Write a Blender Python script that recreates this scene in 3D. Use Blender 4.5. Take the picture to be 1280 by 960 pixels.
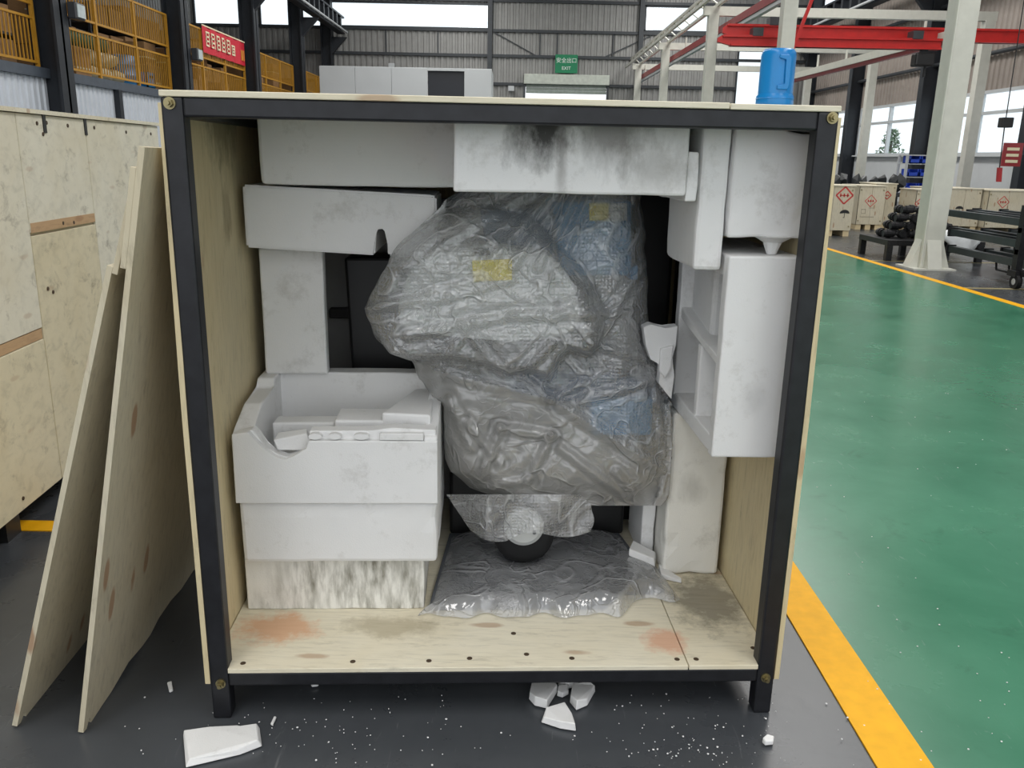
import bpy, bmesh, math, random
from mathutils import Vector, Matrix, noise
random.seed(7)
for o in list(bpy.data.objects): bpy.data.objects.remove(o)
C = bpy.context.scene.collection
SC = bpy.context.scene
R = math.radians

# ------------------------------------------------------------------ camera
FPX, PITCH, ROLL, EYE = 1046.7, R(15.197), R(1.141), 1.45
cam = bpy.data.cameras.new('camera'); cam.sensor_width = 36; cam.lens = 36 * FPX / 1280
cam.clip_start = .05; cam.clip_end = 300
co = bpy.data.objects.new('camera', cam); C.objects.link(co)
co.matrix_world = Matrix.Translation((0, 0, EYE)) @ Matrix.Rotation(R(90) - PITCH, 4, 'X') @ Matrix.Rotation(ROLL, 4, 'Z')
SC.camera = co
SC.view_settings.view_transform = 'Standard'; SC.view_settings.look = 'None'
SC.view_settings.gamma = 1; SC.view_settings.use_curve_mapping = False
SC.view_settings.exposure = 0.0

# ------------------------------------------------------------------ world: flat overcast sky
w = bpy.data.worlds.new('overcast'); SC.world = w; w.use_nodes = True
bg = w.node_tree.nodes['Background']; bg.inputs[0].default_value = (.94, .97, 1, 1); bg.inputs[1].default_value = 1.45

# ------------------------------------------------------------------ unseen area lights added overhead to light the hall
def overhead_light(name, x, y, sx, sy, e, z=10.6, col=(1, .98, .95)):
    l = bpy.data.lights.new(name, 'AREA'); l.shape = 'RECTANGLE'; l.size = sx; l.size_y = sy
    l.energy = e; l.color = col
    o = bpy.data.objects.new(name, l); C.objects.link(o); o.location = (x, y, z)
overhead_light('overhead_area_light', -3.2, -1, 2.6, 12, 660)
overhead_light('overhead_area_light', 5.2, -1, 2.6, 12, 680)
overhead_light('overhead_area_light', -3.2, 12, 2.6, 10, 500)
overhead_light('overhead_area_light', 6.4, 12, 2.6, 12, 850)
overhead_light('overhead_area_light', -3.2, 32, 2.6, 24, 1500)
overhead_light('overhead_area_light', 8.5, 32, 2.6, 24, 1700)

# ------------------------------------------------------------------ pixel helpers (frame 1280 x 960)
def ray(x, y):
    u, v = x - 640, y - 480
    c, s = math.cos(ROLL), math.sin(ROLL)
    u, v = c * u + s * v, -s * u + c * v
    return Vector((u / FPX, -math.sin(PITCH) * v / FPX + math.cos(PITCH), -math.cos(PITCH) * v / FPX - math.sin(PITCH)))
EYEV = Vector((0, 0, EYE))
def gz(x, y, z=0): d = ray(x, y); return EYEV + d * ((z - EYE) / d.z)
def py(x, y, Y): d = ray(x, y); return EYEV + d * (Y / d.y)
def px(x, y, X): d = ray(x, y); return EYEV + d * (X / d.x)
CYAW = R(2.679)
CO = Vector((-.7725, 1.9008, 0)); CD = Vector((math.cos(CYAW), math.sin(CYAW), 0)); CN = Vector((-math.sin(CYAW), math.cos(CYAW), 0))
CR = Matrix.Translation(CO) @ Matrix.Rotation(CYAW, 4, 'Z')       # frame of the open crate: a = width, b = depth
def cr(x, y, b):
    d = ray(x, y); t = ((CO - EYEV).dot(CN) + b) / d.dot(CN); P = EYEV + d * t
    return Vector(((P - CO).dot(CD), b, P.z))
def cw(a, b, z): return CR @ Vector((a, b, z))
I4 = Matrix.Identity(4)

# ------------------------------------------------------------------ materials
def mnew(name):
    m = bpy.data.materials.new(name); m.use_nodes = True
    nt = m.node_tree; b = nt.nodes['Principled BSDF']
    return m, nt, b
def N(nt, t, **kw):
    n = nt.nodes.new(t)
    for k, v in kw.items():
        if k in n.inputs.keys(): n.inputs[k].default_value = v
        else: setattr(n, k, v)
    return n
def pos(nt): return N(nt, 'ShaderNodeNewGeometry').outputs['Position']
def mapped(nt, scale):
    mp = N(nt, 'ShaderNodeMapping'); mp.inputs['Scale'].default_value = scale
    nt.links.new(pos(nt), mp.inputs['Vector']); return mp.outputs[0]
def tex_noise(nt, vec, scale, detail=4, rough=.55, dist=0):
    n = N(nt, 'ShaderNodeTexNoise'); n.inputs['Scale'].default_value = scale; n.inputs['Detail'].default_value = detail
    n.inputs['Roughness'].default_value = rough; n.inputs['Distortion'].default_value = dist
    if vec is not None: nt.links.new(vec, n.inputs['Vector'])
    return n.outputs['Fac']
def ramp(nt, fac, stops):
    r = N(nt, 'ShaderNodeValToRGB'); e = r.color_ramp.elements
    while len(e) < len(stops): e.new(.5)
    for i, (p, c) in enumerate(stops):
        e[i].position = p
        e[i].color = (c, c, c, 1) if isinstance(c, (int, float)) else (*c, 1)
    nt.links.new(fac, r.inputs[0]); return r.outputs[0]
def mix(nt, fac, a, b, blend='MIX'):
    m = N(nt, 'ShaderNodeMix', data_type='RGBA', blend_type=blend)
    def put(sock, v):
        if isinstance(v, (int, float)): sock.default_value = v
        elif isinstance(v, tuple): sock.default_value = (*v, 1)
        else: nt.links.new(v, sock)
    put(m.inputs[0], fac); put(m.inputs[6], a); put(m.inputs[7], b)
    return m.outputs[2]
def math_n(nt, op, a, b=None):
    m = N(nt, 'ShaderNodeMath', operation=op)
    for i, v in enumerate((a, b)):
        if v is None: continue
        if isinstance(v, (int, float)): m.inputs[i].default_value = v
        else: nt.links.new(v, m.inputs[i])
    return m.outputs[0]
def bump(nt, b, h, strength=.3, dist=.01):
    n = N(nt, 'ShaderNodeBump'); n.inputs['Strength'].default_value = strength; n.inputs['Distance'].default_value = dist
    nt.links.new(h, n.inputs['Height']); nt.links.new(n.outputs[0], b.inputs['Normal'])
def lin(r, g, b): return tuple((c / 255 / 12.92) if c / 255 <= .04045 else ((c / 255 + .055) / 1.055) ** 2.4 for c in (r, g, b))

def plain(name, col, rough=.5, metal=0, var=.12, scale=6, spec=.5, bmp=0, bscale=60):
    m, nt, b = mnew(name)
    f = tex_noise(nt, mapped(nt, (1, 1, 1)), scale, 5)
    c2 = tuple(c * (1 - var) for c in col); c1 = tuple(min(1, c * (1 + var)) for c in col)
    nt.links.new(ramp(nt, f, [(.3, c2), (.7, c1)]), b.inputs['Base Color'])
    b.inputs['Roughness'].default_value = rough; b.inputs['Metallic'].default_value = metal
    b.inputs['Specular IOR Level'].default_value = spec
    if bmp: bump(nt, b, tex_noise(nt, mapped(nt, (1, 1, 1)), bscale, 3), bmp, .004)
    return m

def plywood(name, base, grain=(1, 9, 9), dirt=.35, spots=(), knots=.55, kr=.15):
    m, nt, b = mnew(name)
    g = tex_noise(nt, mapped(nt, tuple(6 * k for k in grain)), 1.6, 7, .62, .6)
    col = ramp(nt, g, [(.25, tuple(c * .80 for c in base)), (.5, base), (.8, tuple(min(1, c * 1.07) for c in base))])
    lg = tex_noise(nt, mapped(nt, (1, 1, 1)), 1.7, 4, .6, .4)
    col = mix(nt, math_n(nt, 'MULTIPLY', ramp(nt, lg, [(.45, 0), (.72, 1)]), .45), col, (base[0] * .82, base[1] * .74, base[2] * .58))
    d = tex_noise(nt, mapped(nt, tuple(3 + 2 * k for k in grain)), 1.3, 8, .72, .3)
    col = mix(nt, math_n(nt, 'MULTIPLY', ramp(nt, d, [(.56, 0), (.74, 1)]), dirt), col, (.12, .095, .065))
    # sparse long knots
    v = N(nt, 'ShaderNodeTexVoronoi'); v.inputs['Scale'].default_value = 1.0; v.feature = 'F1'
    nt.links.new(mapped(nt, tuple((2.6 if k == min(grain) else 9.) for k in grain)), v.inputs['Vector'])
    dd = math_n(nt, 'ADD', v.outputs['Distance'], math_n(nt, 'MULTIPLY', tex_noise(nt, mapped(nt, (14, 14, 14)), 1, 3), .12))
    col = mix(nt, math_n(nt, 'MULTIPLY', ramp(nt, dd, [(kr, 1), (kr+.05, 0)]), knots), col, (.36, .20, .11))
    for (c, rad, sc, strength) in spots:
        col = mix(nt, blob(nt, c, rad, strength), col, sc)
    nt.links.new(col, b.inputs['Base Color']); b.inputs['Roughness'].default_value = .68
    b.inputs['Specular IOR Level'].default_value = .3
    bump(nt, b, g, .12, .003)
    return m
def blob(nt, c, rad, strength, soft=.5):
    # irregular patch, stain and painted shade alike, about a world point, rad = (rx, ry, rz)
    sub = N(nt, 'ShaderNodeVectorMath', operation='SUBTRACT'); sub.inputs[1].default_value = c
    nt.links.new(pos(nt), sub.inputs[0])
    mul = N(nt, 'ShaderNodeVectorMath', operation='DIVIDE'); mul.inputs[1].default_value = rad
    nt.links.new(sub.outputs[0], mul.inputs[0])
    ln = N(nt, 'ShaderNodeVectorMath', operation='LENGTH'); nt.links.new(mul.outputs[0], ln.inputs[0])
    n = tex_noise(nt, mapped(nt, (18, 18, 9)), 1, 6, .7)
    f = math_n(nt, 'ADD', ln.outputs['Value'], math_n(nt, 'MULTIPLY', math_n(nt, 'SUBTRACT', n, .5), 1.6))
    return math_n(nt, 'MULTIPLY', ramp(nt, f, [(1 - soft, 1), (1.0, 0)]), strength)
FOAMC = (.79, .79, .785)
def foam(name, spots=(), streak=0, tint=FOAMC):
    m, nt, b = mnew(name)
    lg = tex_noise(nt, mapped(nt, (1, 1, 1)), 3.2, 4)
    col = ramp(nt, lg, [(.3, tuple(c * .93 for c in tint)), (.7, tint)])
    d = tex_noise(nt, mapped(nt, (9, 9, 9)), 1, 7, .75)
    col = mix(nt, math_n(nt, 'MULTIPLY', ramp(nt, d, [(.55, 0), (.72, 1)]), .36), col, (.30, .28, .24))
    if streak:
        s = tex_noise(nt, mapped(nt, (34, 34, 7)), 1, 5, .6)
        s2 = tex_noise(nt, mapped(nt, (3, 3, 4)), 1, 3, .5)
        f = math_n(nt, 'MULTIPLY', ramp(nt, s, [(.42, 0), (.66, 1)]), ramp(nt, s2, [(.42, 0), (.6, 1)]))
        col = mix(nt, math_n(nt, 'MULTIPLY', f, streak), col, (.13, .12, .08))
    for (c, rad, sc, strength) in spots:
        col = mix(nt, blob(nt, c, rad, strength, .75), col, sc)
    nt.links.new(col, b.inputs['Base Color']); b.inputs['Roughness'].default_value = .62
    b.inputs['Specular IOR Level'].default_value = .35
    v = N(nt, 'ShaderNodeTexVoronoi'); v.inputs['Scale'].default_value = 260
    nt.links.new(pos(nt), v.inputs['Vector'])
    bump(nt, b, v.outputs['Distance'], .18, .0015)
    return m
def film(name, body=.45, tint=(.80, .81, .82), bubbles=0, rough=.14, gloss=.35, cloud=.4, crease=.35, cscale=11):
    m, nt, b = mnew(name); nt.nodes.remove(b)
    out = nt.nodes['Material Output']
    tr = N(nt, 'ShaderNodeBsdfTransparent'); tr.inputs[0].default_value = (.95, .96, .97, 1)
    df = N(nt, 'ShaderNodeBsdfDiffuse'); df.inputs[0].default_value = (*tint, 1)
    tl = N(nt, 'ShaderNodeBsdfTranslucent'); tl.inputs[0].default_value = (*tint, 1)
    gl = N(nt, 'ShaderNodeBsdfGlossy'); gl.inputs['Roughness'].default_value = rough
    m1 = N(nt, 'ShaderNodeMixShader'); m1.inputs[0].default_value = .35
    nt.links.new(df.outputs[0], m1.inputs[1]); nt.links.new(tl.outputs[0], m1.inputs[2])
    n = tex_noise(nt, mapped(nt, (6, 6, 6)), 1, 4, .6, .8)
    # sharp creases where a distorted noise crosses its middle value
    def creases(sc, wd):
        q = tex_noise(nt, mapped(nt, (sc, sc, sc)), 1, 2, .5, 1.0)
        return ramp(nt, math_n(nt, 'ABSOLUTE', math_n(nt, 'SUBTRACT', q, .5)), [(0, 1), (wd, 0)])
    c1 = creases(cscale, .03); c2 = creases(cscale * 2.7, .035)
    cs = math_n(nt, 'ADD', c1, math_n(nt, 'MULTIPLY', c2, .28))
    fac = math_n(nt, 'ADD', math_n(nt, 'ADD', math_n(nt, 'MULTIPLY', math_n(nt, 'SUBTRACT', n, .5), cloud), body), math_n(nt, 'MULTIPLY', cs, crease * .45))
    h = math_n(nt, 'ADD', math_n(nt, 'MULTIPLY', cs, 1.0), math_n(nt, 'MULTIPLY', tex_noise(nt, mapped(nt, (15, 15, 15)), 1, 3, .5, .6), .7))
    if bubbles:
        v = N(nt, 'ShaderNodeTexVoronoi'); v.inputs['Scale'].default_value = bubbles; v.inputs['Randomness'].default_value = .15
        nt.links.new(pos(nt), v.inputs['Vector'])
        h = math_n(nt, 'ADD', h, math_n(nt, 'MULTIPLY', ramp(nt, v.outputs['Distance'], [(.15, 1), (.55, 0)]), .35))
    pm = ramp(nt, tex_noise(nt, mapped(nt, (9, 9, 9)), 1, 2, .5, .5), [(.52, 0), (.66, 1)])
    h = math_n(nt, 'ADD', h, math_n(nt, 'MULTIPLY', math_n(nt, 'MULTIPLY', tex_noise(nt, mapped(nt, (85, 85, 85)), 1, 2, .6, 1.5), pm), .8))
    bp = N(nt, 'ShaderNodeBump'); bp.inputs['Strength'].default_value = .8; bp.inputs['Distance'].default_value = .006
    nt.links.new(h, bp.inputs['Height'])
    for q in (df, gl): nt.links.new(bp.outputs[0], q.inputs['Normal'])
    fc = N(nt, 'ShaderNodeClamp'); nt.links.new(fac, fc.inputs[0])
    m2 = N(nt, 'ShaderNodeMixShader'); nt.links.new(fc.outputs[0], m2.inputs[0])
    nt.links.new(tr.outputs[0], m2.inputs[1]); nt.links.new(m1.outputs[0], m2.inputs[2])
    lw = N(nt, 'ShaderNodeLayerWeight'); lw.inputs[0].default_value = .35
    nt.links.new(bp.outputs[0], lw.inputs['Normal'])
    gf = math_n(nt, 'ADD', math_n(nt, 'MULTIPLY', lw.outputs['Facing'], gloss), .12)
    cl = N(nt, 'ShaderNodeClamp'); nt.links.new(gf, cl.inputs[0])
    m3 = N(nt, 'ShaderNodeMixShader'); nt.links.new(cl.outputs[0], m3.inputs[0])
    nt.links.new(m2.outputs[0], m3.inputs[1]); nt.links.new(gl.outputs[0], m3.inputs[2])
    nt.links.new(m3.outputs[0], out.inputs[0])
    return m
def glass(name):
    m, nt, b = mnew(name); nt.nodes.remove(b); out = nt.nodes['Material Output']
    tr = N(nt, 'ShaderNodeBsdfTransparent'); tr.inputs[0].default_value = (.93, .96, .97, 1)
    gl = N(nt, 'ShaderNodeBsdfGlossy'); gl.inputs['Roughness'].default_value = .03
    mx = N(nt, 'ShaderNodeMixShader'); mx.inputs[0].default_value = .05
    nt.links.new(tr.outputs[0], mx.inputs[1]); nt.links.new(gl.outputs[0], mx.inputs[2])
    nt.links.new(mx.outputs[0], out.inputs[0]); return m
def floor_mat(name, base, dark, rough=.28, sp=.5):
    m, nt, b = mnew(name)
    f = tex_noise(nt, mapped(nt, (1, 1, 1)), 1.4, 7, .65, .3)
    col = ramp(nt, f, [(.32, dark), (.62, base)])
    s = tex_noise(nt, mapped(nt, (4, 4, 4)), 1, 8, .75, .5)
    col = mix(nt, math_n(nt, 'MULTIPLY', ramp(nt, s, [(.57, 0), (.74, 1)]), .5), col, tuple(c * .45 for c in dark))
    g = tex_noise(nt, mapped(nt, (30, 4, 1)), 1, 4, .7, 1.5)
    col = mix(nt, math_n(nt, 'MULTIPLY', ramp(nt, g, [(.64, 0), (.78, 1)]), .22), col, (.42, .43, .43))
    nt.links.new(col, b.inputs['Base Color'])
    nt.links.new(math_n(nt, 'ADD', math_n(nt, 'MULTIPLY', f, .25), rough - .12), b.inputs['Roughness'])
    b.inputs['Specular IOR Level'].default_value = sp
    return m

M = {}
M['floor'] = floor_mat('grey_epoxy', lin(72, 75, 79), lin(60, 63, 67), .28, .4)
M['green'] = floor_mat('green_epoxy', lin(62, 122, 95), lin(54, 110, 85), .24, .32)
M['yellow'] = plain('yellow_paint', lin(234, 172, 18), .5, var=.08, scale=20, spec=.2)
M['steel'] = plain('black_steel', lin(35, 36, 40), .42, .3, .25, 25)
M['bolt'] = plain('zinc_bolt', lin(150, 140, 105), .35, .9)
M['screw'] = plain('rusty_screw', lin(80, 64, 48), .6, .3)
PLY = lin(222, 216, 196)
M['ply_lr'] = plywood('plywood_grain_across', PLY, (1, 9, 9))
M['ply_fb'] = plywood('plywood_grain_deep', PLY, (9, 1, 9))
M['ply_ud'] = plywood('plywood_grain_up', lin(204, 196, 174), (9, 9, 1), .4, (), .75, .19)
M['ply_edge'] = plywood('plywood_cut_edge', lin(214, 196, 158), (1, 9, 30), .2)
_f = lambda a, b, z: tuple(cw(a, b, z))
M['ply_floor'] = plywood('plywood_crate_floor', lin(224, 217, 196), (1, 9, 9), .4, [
    (_f(.13, .20, .15), (.13, .10, .1), lin(214, 160, 120), .75), (_f(1.22, .12, .15), (.07, .08, .1), lin(214, 160, 130), .75),
    (_f(1.40, .34, .15), (.13, .20, .1), lin(70, 62, 46), .6), (_f(.45, .2, .15), (.16, .07, .1), lin(150, 138, 110), .5)])
M['ply_floor2'] = M['ply_floor']
M['ply_wall'] = plywood('plywood_crate_wall', lin(212, 198, 162), (9, 9, 1), .45, [(_f(0, .42, 1.52), (.2, .16, .12), lin(60, 48, 30), .55), (_f(0, .42, 1.28), (.2, .05, .10), lin(110, 92, 62), .4)], .5, .14)  # dark patches at the top rear: mostly shade painted in, plus some smudging
M['ply_old'] = plywood('weathered_plywood', lin(220, 216, 200), (9, 1.4, 2.2), .65, (), .3, .12)
M['ply_warm'] = plywood('warm_plywood', lin(214, 205, 178), (9, 1.4, 2.2), .65, (), .3, .12)
M['ply_strip'] = plywood('brown_plywood_strip', lin(190, 158, 122), (9, 1, 9), .5)
M['foam'] = foam('white_foam')
M['foam_stain'] = foam('stained_foam', [(_f(.83, .1, 1.53), (.10, .2, .13), (.03, .028, .025), .95), (_f(.885, .1, 1.45), (.02, .1, .13), (.16, .15, .14), .55),
    (_f(1.0, .1, 1.51), (.11, .2, .12), (.10, .09, .08), .62), (_f(1.12, .1, 1.44), (.12, .2, .10), (.25, .24, .22), .45)])
M['foam_dirty'] = foam('dirty_foam', streak=.85, tint=(.80, .79, .74))
M['foam_warm'] = foam('yellowed_foam', [(_f(1.37, .5, .45), (.05, .1, .06), (.3, .29, .26), .4)], tint=(.79, .78, .73))
M['foam_mark'] = foam('marked_foam', [(_f(1.40, .1, .86), (.04, .1, .06), (.42, .42, .42), .3)])
M['wrap'] = film('bubble_wrap', .31, (.90, .91, .92), 95, .07, .5, .45, .6, 5)
M['wrap_low'] = film('cloudy_plastic', .56, (.66, .65, .63), 0, .18, .3, .35, .35, 4.5)
M['bag'] = film('bag_plastic', .40, (.80, .81, .83), 0, .12, .5, .3, .3, 5)
M['glass'] = glass('window_glass')
M['dark'] = plain('black_paint', lin(26, 26, 27), .45)
M['rubber'] = plain('black_rubber', lin(16, 16, 17), .7)
M['darkgrey'] = plain('dark_grey_panel', lin(96, 98, 100), .5)
M['cabgrey'] = plain('cabinet_grey', lin(150, 150, 150), .4)
M['mwhite'] = plain('machine_offwhite', lin(186, 188, 184), .45, var=.06)
M['mgrey'] = plain('machine_grey', lin(132, 132, 130), .5, var=.1)
M['mblue'] = plain('machine_blue', lin(60, 128, 172), .4, var=.08)
M['mdblue'] = plain('machine_dark_blue', lin(44, 70, 98), .45, var=.1)
M['lyel'] = plain('yellow_label', lin(226, 206, 40), .5, var=.05)
M['lwhite'] = plain('white_label', lin(220, 220, 215), .5, var=.03)
M['disc'] = plain('pale_disc', lin(190, 192, 190), .4, .2)
M['jug'] = plain('blue_plastic', lin(18, 120, 186), .28, var=.06)
M['wallgrey'] = plain('grey_sheet_metal', lin(150, 150, 148), .5, .1, .08, 3)
M['wallbrown'] = plain('taupe_sheet_metal', lin(158, 148, 140), .5, .1, .08, 3)
M['walllight'] = plain('pale_blue_sheet', lin(208, 214, 222), .45, .1, .05, 3)
M['wallwhite'] = plain('white_plaster', lin(214, 218, 220), .7, var=.04, scale=2)
M['girt'] = plain('dark_girt', lin(62, 66, 70), .5, .2)
M['column'] = plain('dark_column', lin(42, 46, 52), .5, .2)
M['slab'] = plain('mezzanine_slab', lin(78, 86, 96), .5)
M['railyel'] = plain('yellow_rail', lin(186, 136, 42), .45, var=.1)
M['beige'] = plain('beige_steel', lin(206, 206, 196), .45, var=.05)
M['red'] = plain('red_crane_paint', lin(196, 32, 28), .4, var=.1)
M['redrail'] = plain('dark_red_rail', lin(150, 36, 40), .4)
M['banner'] = plain('red_cloth', lin(206, 36, 56), .6, var=.06)
M['cream'] = plain('cream_print', lin(240, 226, 190), .6, var=.03)
M['gold'] = plain('gold_print', lin(226, 170, 60), .6, var=.03)
M['exit'] = plain('green_sign', lin(0, 128, 84), .45, var=.03)
M['exitw'] = plain('sign_white', lin(236, 244, 240), .5, var=.02)
M['cabin'] = plain('cabin_panel', lin(196, 200, 202), .5, var=.03, scale=1)
M['doordark'] = plain('navy_door', lin(24, 28, 38), .4)
M['shutter'] = plain('shutter_grey_green', lin(148, 158, 150), .5, .1)
M['shutterbox'] = plain('shutter_box', lin(196, 202, 192), .5)
M['card'] = plain('cardboard', lin(158, 122, 82), .7, var=.12)
M['sack'] = plain('pale_sack', lin(206, 198, 170), .75, var=.12)
M['drum'] = plain('blue_drum', lin(70, 140, 196), .4)
M['greenbin'] = plain('dark_green_cloth', lin(40, 86, 66), .6)
M['inkred'] = plain('red_ink', lin(196, 66, 62), .6, var=.1)
M['inkblk'] = plain('black_ink', lin(36, 36, 36), .6)
M['inkgrey'] = plain('grey_ink', lin(160, 150, 132), .6)
M['iron'] = plain('oily_iron', lin(44, 44, 46), .45, .5, .3, 30)
M['bars'] = plain('dark_steel_bar', lin(66, 74, 76), .35, .5)
M['whitebag'] = plain('white_plastic_bag', lin(222, 226, 228), .35, var=.06, bmp=.6, bscale=30)
M['bluebin'] = plain('blue_bin', lin(36, 76, 196), .4)
M['blackbag'] = plain('black_sacks', lin(40, 44, 46), .5, var=.25)
M['lamp'] = plain('lamp_housing', lin(60, 62, 66), .4)
M['lampglass'] = plain('lamp_lens', lin(200, 210, 212), .15)
M['leaf'] = plain('leaf_green', lin(96, 118, 92), .7, var=.3)
M['bark'] = plain('bark', lin(80, 66, 52), .8)
M['ceil'] = plain('roof_sheet', lin(150, 152, 154), .6)

# ------------------------------------------------------------------ object helpers
MW = {}
def tag(o, label=None, cat=None, group=None, kind=None):
    if label: o['label'] = label
    if cat: o['category'] = cat
    if group: o['group'] = group
    if kind: o['kind'] = kind
    return o
def thing(name, loc, label, cat, group=None, frame=I4, rotz=0):
    o = bpy.data.objects.new(name, None); C.objects.link(o); o.empty_display_size = .1
    m = frame @ Matrix.Translation(loc) @ Matrix.Rotation(rotz, 4, 'Z'); o.matrix_world = m; MW[o] = m
    return tag(o, label, cat, group)
class MB:
    def __init__(s): s.bm = bmesh.new()
    def faces(s, vs, fs):
        v = [s.bm.verts.new(p) for p in vs]
        for f in fs:
            try: s.bm.faces.new([v[i] for i in f])
            except ValueError: pass
        return s
    def box(s, x0, x1, y0, y1, z0, z1):
        return s.faces([(x0,y0,z0),(x1,y0,z0),(x1,y1,z0),(x0,y1,z0),(x0,y0,z1),(x1,y0,z1),(x1,y1,z1),(x0,y1,z1)],
                       [(3,2,1,0),(4,5,6,7),(0,1,5,4),(1,2,6,5),(2,3,7,6),(3,0,4,7)])
    def hexa(s, p): # 8 points, bottom ring then top ring
        return s.faces(p, [(3,2,1,0),(4,5,6,7),(0,1,5,4),(1,2,6,5),(2,3,7,6),(3,0,4,7)])
    def prism(s, poly, axis, lo, hi):
        def P(u, v, t): return {'x': (t,u,v), 'y': (u,t,v), 'z': (u,v,t)}[axis]
        n = len(poly)
        return s.faces([P(u,v,lo) for u,v in poly] + [P(u,v,hi) for u,v in poly],
                       [tuple(range(n)), tuple(range(2*n-1, n-1, -1))] + [(i, (i+1)%n, n+(i+1)%n, n+i) for i in range(n)])
    def beam(s, p, q, w_, h_=None, up=(0,0,1)):
        p, q = Vector(p), Vector(q); d = (q-p).normalized(); up = Vector(up)
        if abs(d.dot(up)) > .98: up = Vector((0,1,0))
        u = d.cross(up).normalized(); v = u.cross(d).normalized(); h_ = h_ or w_
        u *= w_/2; v *= h_/2
        return s.hexa([p-u-v, p+u-v, q+u-v, q-u-v, p-u+v, p+u+v, q+u+v, q-u+v])
    def cyl(s, p, q, r, n=12, r2=None, cap=True):
        p, q = Vector(p), Vector(q); d = (q-p).normalized(); r2 = r if r2 is None else r2
        u = d.orthogonal().normalized(); v = d.cross(u)
        a = [p + (u*math.cos(t)+v*math.sin(t))*r for t in [2*math.pi*i/n for i in range(n)]]
        b = [q + (u*math.cos(t)+v*math.sin(t))*r2 for t in [2*math.pi*i/n for i in range(n)]]
        return s.faces(a+b, [(i,(i+1)%n,n+(i+1)%n,n+i) for i in range(n)] + ([tuple(range(n-1,-1,-1)), tuple(range(n,2*n))] if cap else []))
    def lathe(s, prof, c=(0,0,0), n=20, axis='z'):
        c = Vector(c); rings = []
        for r, t in prof:
            ring = []
            for i in range(n):
                a = 2*math.pi*i/n; x, y = r*math.cos(a), r*math.sin(a)
                ring.append(s.bm.verts.new(c + Vector({'z': (x,y,t), 'y': (x,t,y), 'x': (t,x,y)}[axis])))
            rings.append(ring)
        for A, B in zip(rings, rings[1:]):
            for i in range(n): s.bm.faces.new((A[i], A[(i+1)%n], B[(i+1)%n], B[i]))
        for k in (0, -1):
            if prof[k][0] > 1e-5: s.bm.faces.new(rings[k])
        return s
    def blob(s, c, r, amp=.2, sub=2, seed=0, freq=2.):
        t = bmesh.new(); bmesh.ops.create_icosphere(t, subdivisions=sub, radius=1)
        c = Vector(c); off = Vector((seed*3.1, seed*1.7, seed*.9)); vs = []
        for v in t.verts:
            k = 1 + amp * noise.noise(v.co*freq + off); vs.append(c + Vector((v.co.x*r[0], v.co.y*r[1], v.co.z*r[2]))*k)
        fs = [tuple(l.vert.index for l in f.loops) for f in t.faces]; t.verts.index_update(); t.free()
        return s.faces(vs, fs)
    def chunk(s, c, r, seed, n=14):
        # broken lump: hull of random points
        rnd = random.Random(seed); t = bmesh.new(); c = Vector(c)
        for i in range(n):
            d = Vector((rnd.gauss(0,1), rnd.gauss(0,1), rnd.gauss(0,1))).normalized()
            k = rnd.uniform(.8, 1.05)
            t.verts.new(c + Vector((d.x*r[0]*k, d.y*r[1]*k, d.z*r[2]*k)))
        bmesh.ops.convex_hull(t, input=t.verts)
        bmesh.ops.delete(t, geom=[v for v in t.verts if not v.link_faces], context='VERTS'); t.verts.index_update()
        vs = [v.co.copy() for v in t.verts]; fs = [tuple(l.vert.index for l in f.loops) for f in t.faces]; t.free()
        return s.faces(vs, fs)
    def build(s, name, mat, parent=None, frame=I4, bevel=0, seg=2, smooth=False, recalc=True, kind=None):
        bm = s.bm
        if bevel: bmesh.ops.bevel(bm, geom=list(bm.edges), offset=bevel, segments=seg, affect='EDGES', profile=.5, clamp_overlap=True)
        if recalc: bmesh.ops.recalc_face_normals(bm, faces=bm.faces)
        xs = [v.co.x for v in bm.verts]; ys = [v.co.y for v in bm.verts]; zs = [v.co.z for v in bm.verts]
        org = Vector(((min(xs)+max(xs))/2, (min(ys)+max(ys))/2, min(zs)))
        for v in bm.verts: v.co -= org
        me = bpy.data.meshes.new(name); bm.to_mesh(me); bm.free()
        if smooth:
            for p in me.polygons: p.use_smooth = True
        me.materials.append(mat if not isinstance(mat, str) else M[mat])
        o = bpy.data.objects.new(name, me); C.objects.link(o)
        m = frame @ Matrix.Translation(org); MW[o] = m
        if parent is not None: o.parent = parent; o.matrix_local = MW[parent].inverted() @ m
        else: o.matrix_world = m
        if kind: o['kind'] = kind
        return o
def struct(o, label=None, cat=None): tag(o, label, cat, kind='structure'); return o
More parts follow.
